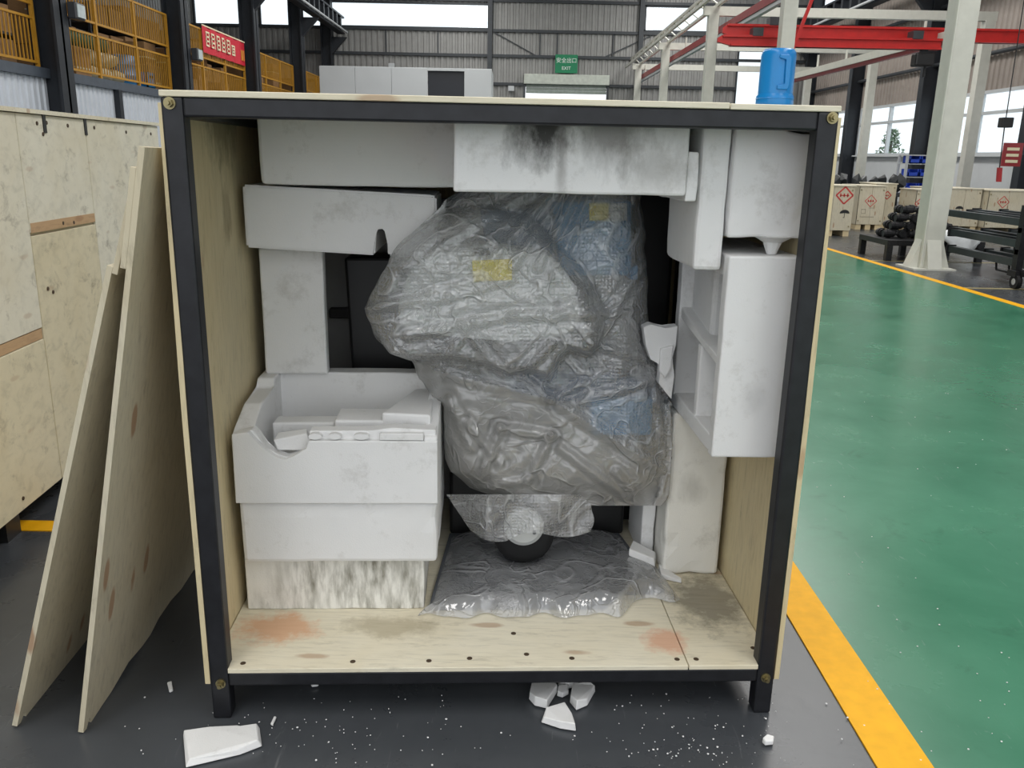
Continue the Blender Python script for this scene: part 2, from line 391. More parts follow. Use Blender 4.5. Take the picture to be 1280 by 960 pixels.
def rough_box(a0, a1, b0, b1, z0, z1, seed=0, amp=.0025, bev=.006, cell=.05, chip=0, warp=None):
    """foam block: subdivided bevelled box with uneven faces and crumbled edges"""
    s = MB(); bm = s.bm
    dims = (a1-a0, b1-b0, z1-z0); n = [max(1, min(14, round(d/cell))) for d in dims]
    idx = {}
    def V(i, j, k):
        if (i,j,k) not in idx: idx[(i,j,k)] = bm.verts.new((a0+dims[0]*i/n[0], b0+dims[1]*j/n[1], z0+dims[2]*k/n[2]))
        return idx[(i,j,k)]
    for ax in range(3):
        u, v = [q for q in range(3) if q != ax]
        for side in (0, n[ax]):
            for i in range(n[u]):
                for j in range(n[v]):
                    q = []
                    for (di, dj) in ((0,0),(1,0),(1,1),(0,1)):
                        t = [0,0,0]; t[ax] = side; t[u] = i+di; t[v] = j+dj; q.append(V(*t))
                    bm.faces.new(q)
    for (i,j,k), v in idx.items():
        e = (i in (0,n[0])) + (j in (0,n[1])) + (k in (0,n[2]))
        p = v.co*9 + Vector((seed*2.3, seed, -seed)); d = noise.noise_vector(p)*amp
        c = Vector(((a0+a1)/2, (b0+b1)/2, (z0+z1)/2))
        if e >= 2:
            k_ = max(0, noise.noise(v.co*14 + Vector((seed, 0, seed)))) * chip
            inw = Vector([(-1 if v.co[q] > c[q] else 1) if [i,j,k][q] in (0, n[q]) else 0 for q in range(3)])
            d += inw * k_
        v.co += d
        if warp: v.co = warp(v.co)
    bmesh.ops.recalc_face_normals(bm, faces=bm.faces)
    if bev:
        ed = [e for e in bm.edges if len(e.link_faces) == 2 and e.calc_face_angle(0) > .9]
        bmesh.ops.bevel(bm, geom=ed, offset=bev, segments=2, affect='EDGES', profile=.5, clamp_overlap=True)
    return s
def corr(s, p, q, z0, z1, pitch=.3, dep=.045):
    p, q = Vector(p), Vector(q); L = (q-p).length; d = (q-p).normalized(); nrm = Vector((-d.y, d.x, 0))
    n = max(1, round(L/pitch)); pts = []
    for i in range(n):
        for t, h in ((0,0),(.3,0),(.42,1),(.88,1)): pts.append(p + d*((i+t)/n*L) + nrm*dep*h)
    pts.append(q)
    vs = []; fs = []
    for i, t in enumerate(pts):
        vs += [(t.x,t.y,z0),(t.x,t.y,z1)]
        if i: fs.append((2*i-2, 2*i, 2*i+1, 2*i-1))
    return s.faces(vs, fs)
def text_mesh(name, body, size, mat, parent, mtx, extrude=.004):
    cu = bpy.data.curves.new(name, 'FONT'); cu.body = body; cu.size = size; cu.align_x = 'CENTER'; cu.align_y = 'CENTER'; cu.extrude = extrude
    t = bpy.data.objects.new(name + '_tmp', cu); C.objects.link(t)
    me = bpy.data.meshes.new_from_object(t.evaluated_get(bpy.context.evaluated_depsgraph_get()))
    bpy.data.objects.remove(t); me.materials.clear(); me.materials.append(M[mat])
    o = bpy.data.objects.new(name, me); C.objects.link(o); MW[o] = mtx
    o.parent = parent; o.matrix_local = MW[parent].inverted() @ mtx
    return o
UPR = Matrix.Rotation(R(90), 4, 'X')        # text facing -Y

# ================================================================== THE HALL
XL, XR, YB, ZT = -17.0, 15.4, 46.7, 11.0
XM = -10.1                                   # mezzanine front
struct(MB().faces([(XL,-9,0),(XR,-9,0),(XR,YB+1.5,0),(XL,YB+1.5,0)], [(0,1,2,3)]).build('floor', 'floor'))
struct(MB().box(1.066, 5.40, -9, 40, -.01, .003).build('floor_aisle', 'green'))
struct(MB().box(.926, 1.068, -9, 40, -.01, .005).build('floor_line', 'yellow'))
struct(MB().box(5.40, 5.52, -9, 40, -.01, .005).build('floor_line', 'yellow'))
struct(MB().box(-2.9, -1.35, 3.0, 3.09, -.01, .004).build('floor_line', 'yellow'))
pl = plain('faded_paint', lin(150, 140, 104), .4)
struct(MB().box(5.52, 12, 13.0, 13.1, -.01, .004).build('floor_line', pl)); struct(MB().box(5.52, 12, 10.2, 10.28, -.01, .004).build('floor_line', pl))
struct(MB().faces([(XL,-9,ZT),(XR,-9,ZT),(XR,YB,ZT),(XL,YB,ZT)], [(3,2,1,0)]).build('ceiling', 'ceil'))

# ---- back wall, with its openings: (x0, x1, z0, z1)
BW = {'win': [(-16.8,-13.75,7.75,10.0), (-13.4,-9.9,7.75,10.0), (-9.75,-1.40,7.80,8.98), (6.5,10.1,7.85,9.05), (11.45,13.05,3.6,7.75)]}
door = (.40, 4.66, 0, 5.0)
ops = sorted(BW['win'] + [door])
s = MB()
cuts = sorted({XL, XR} | {o[0] for o in ops} | {o[1] for o in ops})
for x0, x1 in zip(cuts, cuts[1:]):
    spans = sorted((o[2], o[3]) for o in ops if o[0] <= x0 and o[1] >= x1); z = 0
    for a, b in spans:
        if a > z: corr(s, (x1,YB,0), (x0,YB,0), z, a)
        z = b
    corr(s, (x1,YB,0), (x0,YB,0), z, ZT)
struct(s.build('wall_back', 'wallgrey', recalc=False))
back = bpy.data.objects['wall_back']
for z in (9.15, 7.72, 6.5, 5.12, 3.4): MB().box(XL, XR, YB-.18, YB-.05, z-.07, z+.07).build('girt', 'girt', back) if z > 5.2 else [MB().box(a, b, YB-.18, YB-.05, z-.07, z+.07).build('girt', 'girt', back) for a, b in ((XL,.3),(4.8,11.4))]
for x in (-4.2, -6.9, 2.0, 4.9, -1.6, 1.1): MB().box(x-.03, x+.03, YB-.12, YB-.05, 6.5, 7.7).build('sag_rod', 'girt', back)
for x0, x1 in ((-1.4, 1.0), (7.0, 4.4)): MB().beam((x0,YB-.1,7.7), (x1,YB-.1,6.5), .05).build('brace', 'girt', back)
for x in (-1.5, 6.3): MB().box(x-.12, x+.12, YB-.35, YB-.05, 0 if x > 0 else 5.2, ZT).build('wind_column', 'girt', back)
for i, (x0, x1, z0, z1) in enumerate(BW['win']):
    wn = thing('window_%d' % (i+1), ((x0+x1)/2, YB, z0), None, None); wn['kind'] = 'structure'
    MB().box(x0, x1, YB+.02, YB+.03, z0, z1).build('pane', 'glass', wn)
    f = MB()
    for t in ((x0-.05,x1+.05,z0-.05,z0+.05), (x0-.05,x1+.05,z1-.05,z1+.05), (x0-.05,x0+.05,z0,z1), (x1-.05,x1+.05,z0,z1)): f.box(t[0],t[1],YB-.06,YB+.06,t[2],t[3])
    f.build('window_frame', 'girt', wn)
# rolling door
rd = thing('door_1', (2.53, YB, 0), None, None); rd['kind'] = 'structure'
MB().box(.30, 4.76, YB-.5, YB-.06, 5.12, 5.62).build('shutter_box', 'shutterbox', rd, bevel=.03)
for k in range(3):
    z = 4.68 + k*.15
    MB().box(.42, 4.64, YB-.24, YB-.18, z, z+.145).build('slat', 'shutter', rd, bevel=.02, seg=1)
for x in (.30, 4.66): MB().box(x, x+.1, YB-.3, YB-.1, 0, 5.12).build('door_guide', 'girt', rd)
# exit sign
es = thing('exit_sign', (2.495, YB-.3, 5.70), 'green exit sign with white writing above the rolling shutter door', 'sign')
MB().box(1.915, 3.075, YB-.34, YB-.26, 5.70, 6.60).build('sign_plate', 'exit', es)
text_mesh('lettering', '安全出口', .27, 'exitw', es, Matrix.Translation((2.495, YB-.345, 6.30)) @ UPR)
text_mesh('lettering', 'EXIT', .23, 'exitw', es, Matrix.Translation((2.495, YB-.345, 5.93)) @ UPR)
for x in (2.1, 2.9): MB().box(x-.02, x+.02, YB-.3, YB-.1, 6.5, 6.6).build('bracket', 'girt', es)
# small white fittings on the wall
for x, z, n in ((-6.6, 5.75, 'white wall speaker on the grey back wall above the cabin'), (-.35, 4.75, 'small white box lamp on the back wall beside the shutter')):
    t = thing('wall_lamp', (x, YB-.3, z), n, 'lamp')
    MB().box(x-.16, x+.16, YB-.42, YB-.2, z, z+.26).build('housing', 'cabin', t, bevel=.02); MB().beam((x,YB-.25,z+.13), (x,YB,z+.13), .06).build('bracket', 'girt', t)

# ---- right wall
wr = []
RW = [(-2.3+7*k+.7, -2.3+7*k+6.7) for k in range(1, 7)]      # window bays
s = MB()
for lo, hi in zip([-9] , [YB]): corr(s, (XR,lo,0), (XR,hi,0), 3.78, 8.6); corr(s, (XR,lo,0), (XR,hi,0), 9.9, ZT)
struct(s.build('wall_right', 'wallbrown', recalc=False)); right = bpy.data.objects['wall_right']
s = MB(); s.box(XR-.02, XR+.2, -9, YB, 0, 1.83)
prev = -9
for a, b in RW: s.box(XR-.02, XR+.2, prev, a, 1.83, 3.78); prev = b
s.box(XR-.02, XR+.2, prev, YB, 1.83, 3.78); s.build('dado', 'wallwhite', right)
for i, (a, b) in enumerate(RW):
    if b < 15: continue
    wn = thing('window_%d' % (i+6), (XR, (a+b)/2, 1.83), None, None); wn['kind'] = 'structure'
    MB().box(XR+.08, XR+.09, a, b, 1.83, 3.78).build('pane', 'glass', wn)
    f = MB(); mid = (a+b)/2
    for y in (a, mid, b): f.box(XR-.03, XR+.12, y-.05, y+.05, 1.83, 3.78)
    for z in (1.83, 3.12, 3.78): f.box(XR-.05, XR+.12, a, b, z-.05, z+.05)
    f.build('window_frame', 'cabin', wn); MB().box(XR-.18, XR, a-.1, b+.1, 1.74, 1.80).build('window_sill', 'wallwhite', wn)
for a, b in ((20,26), (27,33), (34,40), (40.6,46.4)):
    MB().box(XR+.03, XR+.04, a, b, 8.6, 9.9).build('clerestory_pane', 'glass', right)
for y in (18.7, 25.7, 32.7, 39.7, 46.0):
    c = MB(); c.box(XR-.55, XR-.02, y-.03, y+.03, 0, ZT); c.box(XR-.58, XR-.54, y-.18, y+.18, 0, ZT); c.box(XR-.05, XR-.01, y-.18, y+.18, 0, ZT)
    c.prism([(XR-1.3,7.3),(XR-.5,7.3),(XR-.5,6.4)], 'y', y-.1, y+.1)
    MB_ = c.build('steel_column', 'column'); tag(MB_, 'dark steel column standing against the windowed right wall', 'column', 'right wall columns')
for z in (4.95, 6.9): MB().cyl((XR-.2,12,z), (XR-.2,YB,z), .07).build('pipe', 'girt', right)

# ---- left wall and mezzanine
s = MB(); corr(s, (XL,YB,0), (XL,-9,0), 0, ZT); struct(s.build('wall_left', 'wallgrey', recalc=False))
s = MB(); corr(s, (XM+.02,40,0), (XM+.02,4,0), 0, 2.9, .22, .04); struct(s.build('wall_mezzanine', 'walllight', recalc=False))
struct(MB().box(XL, XM+.15, 4, YB-.2, 2.86, 3.06).build('mezzanine_slab', 'slab'))
for y in (11.7, 18.9, 25.9, 32.9, 39.9, 46.2):
    c = MB(); c.box(XM-.05, XM+.5, y-.04, y+.04, 0, ZT); c.box(XM+.44, XM+.50, y-.28, y+.28, 0, ZT); c.box(XM-.05, XM+.01, y-.28, y+.28, 0, ZT)
    c.prism([(XM+1.25,7.2),(XM+.4,7.2),(XM+.4,6.3)], 'y', y-.12, y+.12)
    tag(c.build('steel_column', 'column'), 'dark steel column along the front of the yellow railed mezzanine', 'column', 'mezzanine columns')
for y in (22.0,): tag(MB().box(XM+.05, XM+.2, y-.09, y+.09, 0, 2.86).build('wall_stud', 'column'), 'thin dark post against pale corrugated panels under the mezzanine', 'post')
RLAB = ['open bay of yellow railing beside the first mezzanine column, sacks behind it', 'yellow two tier railing with cardboard boxes and a blue drum behind it', 'yellow two tier railing with the red banner tied over it', 'yellow two tier railing between the farthest columns by the white cabin', 'yellow two tier railing touching the back wall']
for i, (y0, y1) in enumerate(((12.0,18.6), (19.2,25.6), (26.2,32.6), (33.2,39.6), (40.2,46.0))):
    t = thing('guard_railing', (XM+.05, (y0+y1)/2, 3.06), RLAB[i], 'railing', 'mezzanine railings')
    x = XM + .05
    for z in (3.16, 4.02, 4.30, 5.14): MB().box(x-.025, x+.025, y0, y1, z-.025, z+.025).build('rail', 'railyel', t)
    for k in range(4):
        y = y0 + (y1-y0)*k/3; MB().box(x-.035, x+.035, y-.035, y+.035, 3.06, 5.16).build('post', 'railyel', t)
    b = MB(); n = int((y1-y0)/.135)
    for k in range(n):
        y = y0 + (y1-y0)*(k+.5)/n
        b.box(x-.011, x+.011, y-.011, y+.011, 3.18, 4.0); b.box(x-.011, x+.011, y-.011, y+.011, 4.32, 5.12)
    b.build('balusters', 'railyel', t, kind='stuff')
# goods stored on the mezzanine
rnd = random.Random(3)
def goods_box(x, y, w_, d, h, z=3.06, mat='card', lab='brown cardboard box stored behind the yellow mezzanine railing', grp='mezzanine boxes'):
    t = thing('cardboard_box', (x, y, z), lab, 'box', grp)
    MB().box(x-w_/2, x+w_/2, y-d/2, y+d/2, z, z+h).build('carton', mat, t, bevel=.01, seg=1)
    MB().box(x-.03, x+w_/2+.003, y-d/2-.003, y+d/2+.003, z+h*.3, z+h*.36).build('tape', 'sack', t)
BAY = lambda y: 'railing over the weathered crate' if y < 19 else 'railing with the sacks' if y < 26 else 'railing with the red banner' if y < 33 else 'railing by the white cabin' if y < 40 else 'railing at the back wall'
for y, hs in ((13.3,(.7,.8)), (15.2,(.8,.6,.7)), (17.4,(.9,.7)), (20.3,(.6,.55,.5)), (21.3,(.7,)), (25.45,(.7,.6)), (27.0,(.7,.6)), (28.3,(.6,)), (29.5,(.8,.6)), (31.4,(.7,)), (34.2,(.8,.7)), (36.0,(.7,.6)), (38.2,(.8,.7,.5)), (41.5,(.8,.8)), (44,(.7,.7))):
    z = 3.06
    for q, h in enumerate(hs):
        if len(hs) == 1: lb = 'brown cardboard box standing alone behind the ' + BAY(y)
        else: lb = 'brown carton at the %s of a stack behind the %s' % ('bottom' if q == 0 else 'top' if q == len(hs)-1 else 'middle', BAY(y))
        goods_box(XM-.75+rnd.uniform(-.1,.1), y, .8, .85+rnd.uniform(-.1,.05), h, z, lab=lb); z += h
for y, z in ((22.1,3.06), (22.75,3.06), (23.4,3.06), (22.4,3.44), (23.1,3.44)):
    t = MB().blob((XM-.7, y, z+.2), (.42,.33,.20), .2, 2, y, 1.6).build('sack', 'sack', smooth=True)
    tag(t, 'pale bulging sack piled behind the yellow mezzanine railing', 'sack', 'mezzanine sacks')
for y, z, h in ((24.05, 3.06, .82),):
    t = thing('drum', (XM-.6, y, z), 'blue plastic drum standing behind the yellow mezzanine railing', 'drum')
    MB().lathe([(.001,0),(.29,0),(.31,.03),(.31,.27),(.325,.28),(.325,.31),(.31,.32),(.31,.55),(.325,.56),(.325,.59),(.31,.6),(.31,.8),(.28,h),(.001,h)], (XM-.6,y,z), 20).build('drum_body', 'drum', t, smooth=True)
    MB().lathe([(.001,0),(.05,0),(.05,.04),(.001,.04)], (XM-.45,y,z+h), 10).build('bung', 'dark', t)
t = thing('storage_crate', (XM-.5, 24.65, 3.06), 'bright blue plastic crate on the mezzanine edge beside the drum', 'crate')
c = MB(); c.box(XM-.8, XM-.1, 24.4, 24.9, 3.06, 3.12)
for q in ((XM-.8,XM-.1,24.4,24.44), (XM-.8,XM-.1,24.86,24.9), (XM-.8,XM-.76,24.4,24.9), (XM-.14,XM-.1,24.4,24.9)): c.box(*q, 3.06, 3.5)
c.build('crate_body', 'jug', t); MB().box(XM-.1, XM-.07, 24.55, 24.75, 3.36, 3.42).build('handle', 'dark', t)
tag(MB().blob((XM-1.2, 23, 4.1), (.4,1.6,.25), .2, 2, 4).build('tarpaulin', 'greenbin', smooth=True), 'dark green tarpaulin heaped on the mezzanine boxes', 'tarpaulin')
# storage racks at the back of the mezzanine
for k, y in enumerate((15.3, 22.3, 29.3, 36.3, 43)):
    t = thing('storage_rack', (XM-3, y, 3.06), 'storage rack of brown cartons deep behind the ' + BAY(y), 'rack', 'mezzanine racks')
    for yy in (-2.9, 2.9):
        for xx in (-.5, .5): MB().box(XM-3+xx-.04, XM-3+xx+.04, y+yy-.04, y+yy+.04, 3.06, 5.6).build('upright', 'column', t)
    for z in (3.2, 4.1, 5.0):
        MB().box(XM-3.55, XM-2.45, y-3, y+3, z, z+.06).build('shelf', 'girt', t)
        for j in range(6):
            yy = y - 2.6 + j*1.0; MB().box(XM-3.4, XM-2.5, yy, yy+.85, z+.06, z+.06+rnd.uniform(.45,.78)).build('carton', 'card', t)
# banner
p0, p1, p2, p3 = px(242,33,XM+.15), px(310,52,XM+.15), px(311,80,XM+.15), px(245,66,XM+.15)
zb0, zb1 = 4.45, 5.25; ya, yb = 27.9, 33.3
ya, yb = 28.3, 32.55
bn = thing('banner', (XM+.12, (ya+yb)/2, zb0), 'red cloth banner with cream lettering tied to the yellow railing', 'banner')
g = MB(); nn = 24; vs = []; fs = []
for i in range(nn+1):
    y = ya + (yb-ya)*i/nn
    for z in (zb0, zb1): vs.append((XM+.12+.02*math.sin(i*1.3), y, z))
    if i: fs.append((2*i-2, 2*i, 2*i+1, 2*i-1))
g.faces(vs, fs); g.build('cloth', 'banner', bn, recalc=False)
MB().box(XM+.11, XM+.14, ya, yb, zb1-.01, zb1+.03).build('hem_bar', 'cream', bn)
lt = MB(); rn = random.Random(5)
for c_ in range(6):
    yc = ya + .4 + c_*.5; hh = .42 if c_ < 5 else .3
    for k in range(4): z = 4.66 + hh*k/3.2; lt.box(XM+.145, XM+.155, yc-.17, yc+.17*rn.uniform(.3,1), z, z+.055)
    for k in range(2): y = yc-.16+.28*k; lt.box(XM+.145, XM+.155, y, y+.05, 4.64+rn.uniform(0,.1), 4.64+hh)
lt.build('lettering', 'cream', bn)
lt = MB()
for k in range(3): lt.box(XM+.145, XM+.155, ya+3.75+.14*k, ya+3.80+.14*k, 4.6, 4.95)
lt.build('lettering', 'gold', bn)
# flood lamps on the mezzanine columns
for y, z, lb in ((19.37, 4.1, 'square flood lamp clamped on the mezzanine column nearest the plywood crate'), (26.37, 4.0, 'square flood lamp clamped on the mezzanine column beside the red banner')):
    t = thing('flood_lamp', (XM+.6, y, z), lb, 'lamp')
    MB().box(XM+.5, XM+.7, y-.2, y+.2, z, z+.34).build('housing', 'lamp', t, bevel=.03)
    MB().box(XM+.70, XM+.72, y-.16, y+.16, z+.04, z+.3).build('lens', 'lampglass', t); MB().beam((XM+.45,y,z+.17), (XM+.6,y,z+.17), .06).build('bracket', 'lamp', t)
# crane runways
for X, lb, z0, y0 in ((-9.15, 'dark crane runway girder carried by the mezzanine columns', 7.35, 18), (13.9, 'dark crane runway girder along the windowed right wall', 7.45, 18)):
    t = thing('crane_runway', (X, 32, z0), lb, 'girder')
    for z in (z0, z0+.75): MB().box(X-.18, X+.18, y0, YB-.4, z, z+.08).build('flange', 'column', t)
    for k in range(29):
        y = y0 + .4 + k*.97; MB().box(X-.16, X+.16, y-.12, y+.12, z0+.08, z0+.75).build('stiffener', 'column', t)
    MB().cyl((X+(.3 if X < 0 else -.3),y0,z0+.1), (X+(.3 if X < 0 else -.3),YB-.4,z0+.1), .05).build('conductor_pipe', 'cabin', t)

# white cabin
cb = thing('cabin', (-4.7, 38.5, 0), 'white panelled cabin with a dark doorway in front of the back wall', 'cabin')
for x0, x1 in ((-8.35,-6.86), (-6.85,-5.33), (-5.32,-3.80), (-2.26,-1.12)): MB().box(x0, x1, 37.3, 37.38, 0, 4.96).build('panel', 'cabin', cb, bevel=.008, seg=1)
MB().box(-3.80, -2.26, 37.5, 37.56, 0, 4.9).build('door_leaf', 'doordark', cb); MB().box(-3.8, -2.26, 37.3, 37.4, 4.86, 4.96).build('lintel', 'cabin', cb)
MB().box(-8.35, -1.12, 37.4, 40.2, 4.86, 4.98).build('roof', 'cabin', cb); MB().box(-1.20, -1.12, 37.38, 40.2, 0, 4.86).build('side_panel', 'cabin', cb)
MB().box(-8.35, -8.27, 37.38, 40.2, 0, 4.86).build('side_panel', 'cabin', cb)

# ---- light crane frame (beige portals), rails and red bridge
PX = 5.96
PLAB = ['thick beige steel portal with flared foot at the edge of the green aisle', 'beige steel portal whose post rises behind the blue jug', 'beige steel portal, the third along the row', 'beige steel portal, the fourth along the row', 'beige steel portal closest to the rolling shutter door']
for i, y in enumerate((12.2, 19.9, 27.6, 36.0, 43.9)):
    t = thing('gantry_portal', (PX, y, 0), PLAB[i], 'portal', 'light crane portals')
    x = PX + (.0 if i == 0 else -.05); hw = .15
    for X in (x, 14.3):
        c = MB(); c.box(X-hw, X+hw, y-hw, y+hw, .02, 5.72)
        if i == 0: c.box(X-hw-.012, X-hw+.02, y-hw-.03, y-hw+.05, .02, 5.7)
        c.build('post', 'beige', t, bevel=.02 if i == 0 else 0)
        MB().box(X-.3, X+.3, y-.3, y+.3, 0, .025).build('base_plate', 'beige', t)
        for sx, sy in ((1,0),(-1,0),(0,1),(0,-1)):
            g = MB()
            if sx: g.prism([(X+sx*hw,.02),(X+sx*.29,.02),(X+sx*hw,.42)], 'y', y-.1, y+.1)
            else: g.prism([(y+sy*hw,.02),(y+sy*.29,.02),(y+sy*hw,.42)], 'x', X-.1, X+.1)
            g.build('gusset', 'beige', t)
    MB().box(PX-.35, 14.5, y-.11, y+.11, 5.70, 5.96).build('crossbeam', 'beige', t)
def rail(name, p, q, lb, mats, w_=.16):
    t = thing(name, (Vector(p)+Vector(q))/2, lb, 'rail')
    MB().beam(p, q, w_, w_).build('rail_profile', mats[0], t)
    d = Vector((0,0,w_*.75)); MB().beam(Vector(p)-d, Vector(q)-d, w_*.6, w_*.5).build('rail_lip', mats[1], t)
    for k in range(5):
        c = Vector(p).lerp(Vector(q), (k+.5)/5); MB().beam(c, c+Vector((0,0,.5)), .05).build('hanger', 'beige', t)
    return t
rail('crane_rail', (6.24,46.2,5.42), (6.34,21.4,5.35), 'dark red crane rail hung under the beige portals beside the aisle', ('redrail','cabin'), .2)
rail('crane_rail', (10.1,34,4.48), (10.1,21.2,4.38), 'crane rail with a dark red underside hung below the far end of the red beams', ('beige','redrail'), .2)
tg = thing('truss_girder', (5.7, 30, 6.0), 'pale lattice girder lying along the tops of the beige portals', 'girder')
for X in (5.55, 6.05):
    MB().beam((X,46,6.02), (X,14,6.02), .09).build('chord', 'beige', tg); 
MB().beam((5.8,46,6.4), (5.8,14,6.4), .09).build('chord', 'beige', tg)
for k in range(22):
    y = 15 + k*1.4
    for X in (5.55, 6.05): MB().beam((X,y,6.02), (5.8,y+.7,6.4), .04).build('lattice_bar', 'beige', tg)
for n_, (x0, x1, z0, z1, Y, lb) in enumerate(((4.87,13.2,4.29,4.60,21.6,'upper long red bridge beam crossing behind the beige portal'), (4.66,9.88,4.05,4.29,21.1,'shorter lower red bridge beam tucked under the long red beam'))):
    t = thing('bridge_beam', ((x0+x1)/2, Y, z0), lb, 'beam')
    zc = (z0+z1)/2; h = z1-z0
    c = MB(); c.prism([(x0+.35,z0),(x1,z0),(x1,z1),(x0+.12,z1),(x0,z0+h*.75),(x0,z0+h*.35)], 'y', Y-.06, Y+.06); c.build('web', 'red', t)
    MB().box(x0+.3, x1, Y-.13, Y+.13, z0, z0+.05).build('flange', 'red', t); MB().box(x0+.1, x1, Y-.13, Y+.13, z1-.05, z1).build('flange', 'red', t)
    for xx in ((x0+.9, x1-.6) if n_ else (x0+1.2, x1-.8)): MB().box(xx-.12, xx+.12, Y-.16, Y+.16, z1-.02, z1+.16).build('hanger_bracket', 'lamp', t)
h = thing('hoist', (9.75, 21.1, 3.5), 'small dark chain hoist hanging under the end of the red beam', 'hoist')
MB().box(9.3, 9.75, 20.95, 21.25, 3.68, 3.98).build('hoist_body', 'dark', h, bevel=.04); MB().box(9.45, 9.6, 21.04, 21.16, 3.95, 4.08).build('trolley', 'iron', h)
MB().cyl((9.6,21.1,3.7), (9.6,21.1,3.45), .03).build('hook', 'iron', h)
a_, b_ = py(1017,-6,20.8), py(989,66,20.8)
t = thing('red_strut', b_, 'thin slanting red strut above the blue jug', 'strut'); MB().beam(b_, a_, .07).build('tube', 'red', t); MB().box(b_.x-.06,b_.x+.06,20.72,20.88,b_.z-.03,b_.z+.05).build('end_cap', 'redrail', t)
# pendant control and red box by the right
t = thing('crane_pendant', (11.1, 20, 1.1), 'crane pendant control hanging on a thin cable before the window', 'pendant')
MB().cyl((11.1,20,2.5), (11.06,20,5.705), .012, 6).build('cable', 'dark', t); MB().cyl((11.14,20,1.42), (11.1,20,2.3), .014, 6).build('cable', 'dark', t)
MB().box(10.98, 11.24, 19.9, 20.1, 2.3, 2.52).build('junction_box', 'dark', t, bevel=.02)
MB().hexa([Vector(v) for v in ((11.13,19.96,1.1),(11.22,19.96,1.1),(11.22,20.04,1.1),(11.13,20.04,1.1),(11.1,19.96,1.42),(11.19,19.96,1.42),(11.19,20.04,1.42),(11.1,20.04,1.42))]).build('push_button_box', 'redrail', t)
t = thing('notice_board', (14.0, 25.5, 1.45), 'dark red notice board fixed beside the right wall column', 'board')
MB().box(13.9, 14.45, 24.9, 24.95, 1.45, 2.1).build('plate', 'redrail', t)
for k in range(3): MB().box(14.0, 14.35, 24.89, 24.9, 1.55+.17*k, 1.63+.17*k).build('text_row', 'cream', t)
MB().beam((14.4,24.94,1.8), (14.84,25.5,1.8), .04).build('bracket', 'girt', t)
# tree outside the window
t = thing('tree', (22, 49.5, 0), 'dark green tree seen outside through the right wall window', 'tree')
MB().cyl((24,56,0), (24,56,3), .15, 8, .08).build('trunk', 'bark', t)
lf = MB(); rn = random.Random(9)
for k in range(700):
    z = rn.uniform(.8,3.6); rr = .9*(1-abs(z-1.8)/2.3)+.1; a = rn.uniform(0,6.28); q = rr*rn.random()**.5
    c = Vector((24+q*math.cos(a), 56+q*math.sin(a), z)); u = Vector((rn.gauss(0,1),rn.gauss(0,1),rn.gauss(0,1))).normalized()*.14; v = u.orthogonal().normalized()*.07
    lf.faces([c-u, c+v, c+u, c-v], [(0,1,2,3)])
lf.build('foliage', 'leaf', t, recalc=False, kind='stuff')

# ================================================================== GOODS ON THE RIGHT
def diamond(parent, cx, Y, cz, r, th=.014):
    d = MB()
    pts = [(0,r),(r,0),(0,-r),(-r,0)]
    for (x0,z0), (x1,z1) in zip(pts, pts[1:]+pts[:1]): d.beam((cx+x0,Y,cz+z0), (cx+x1,Y,cz+z1), .004, th, up=(0,1,0)) if 0 else d.beam((cx+x0,Y,cz+z0), (cx+x1,Y,cz+z1), th, .004, up=(0,1,0))
    for k in range(3): d.box(cx-r*.55+k*r*.42, cx-r*.40+k*r*.42, Y-.003, Y+.002, cz-r*.2, cz+r*.22)
    d.box(cx-r*.55, cx+r*.55, Y-.003, Y+.002, cz-r*.06, cz+r*.04); d.build('emblem', 'inkred', parent)
def umbrella(parent, cx, Y, cz, r):
    u = MB(); pts = [(cx+r*math.cos(t), cz+r*.75*math.sin(t)) for t in [math.pi*k/10 for k in range(11)]]
    pts += [(cx-r*.5, cz+.03*r), (cx, cz+.12*r), (cx+r*.5, cz+.03*r)]
    u.prism(pts, 'y', Y-.004, Y); u.box(cx-r*.05, cx+r*.05, Y-.004, Y, cz-r*.8, cz+r*.2); u.box(cx-r*.25, cx+r*.05, Y-.004, Y, cz-r*.85, cz-r*.75)
    u.build('umbrella_mark', 'inkblk', parent)
def ship_crate(x0, x1, y0, y1, h, lab, mark, mat='ply_ud', nb=2):
    t = thing('shipping_crate', ((x0+x1)/2, (y0+y1)/2, 0), lab, 'crate', 'shipping crates by the far wall')
    MB().box(x0+.02, x1-.02, y0+.02, y1-.02, .12, h-.02).build('body', mat, t)
    w_ = (x1-x0)/nb
    for k in range(nb): MB().box(x0+k*w_+.003, x0+(k+1)*w_-.003, y0, y0+.018, .12, h-.02).build('panel', mat, t)
    MB().box(x0-.002, x0+.018, y0, y1, .12, h-.02).build('side_panel', mat, t)
    MB().box(x0-.02, x1+.02, y0-.02, y1+.02, h-.02, h).build('lid', 'ply_lr', t)
    for k in range(3):
        xx = x0+.08+(x1-x0-.16)*k/2; MB().box(xx-.06, xx+.06, y0+.02, y1-.02, 0, .12).build('skid', 'ply_edge', t)
    for xx in (x0+.05, x1-.05):
        for z in (.2, h-.1): MB().cyl((xx,y0-.012,z), (xx,y0,z), .015, 8).build('bolt', 'bolt', t)
    mark(t, y0-.001)
    return t
def m1(t, Y): diamond(t, 6.66, Y, .82, .17, .03); umbrella(t, 6.70, Y, .46, .10)
def m2(t, Y):
    diamond(t, 7.99, Y, .62+.02, .13)
    g = MB(); g.box(7.80,7.90,Y-.003,Y,.36,.37); g.box(7.80,7.90,Y-.003,Y,.45,.46); g.box(7.80,7.81,Y-.003,Y,.36,.46); g.box(7.89,7.90,Y-.003,Y,.36,.46); g.box(7.78,8.10,Y-.003,Y,.28,.295); g.box(7.96,8.08,Y-.003,Y,.48,.49); g.build('stencil', 'inkgrey', t)
def m3(t, Y): diamond(t, 8.60, Y, .75, .09, .02)
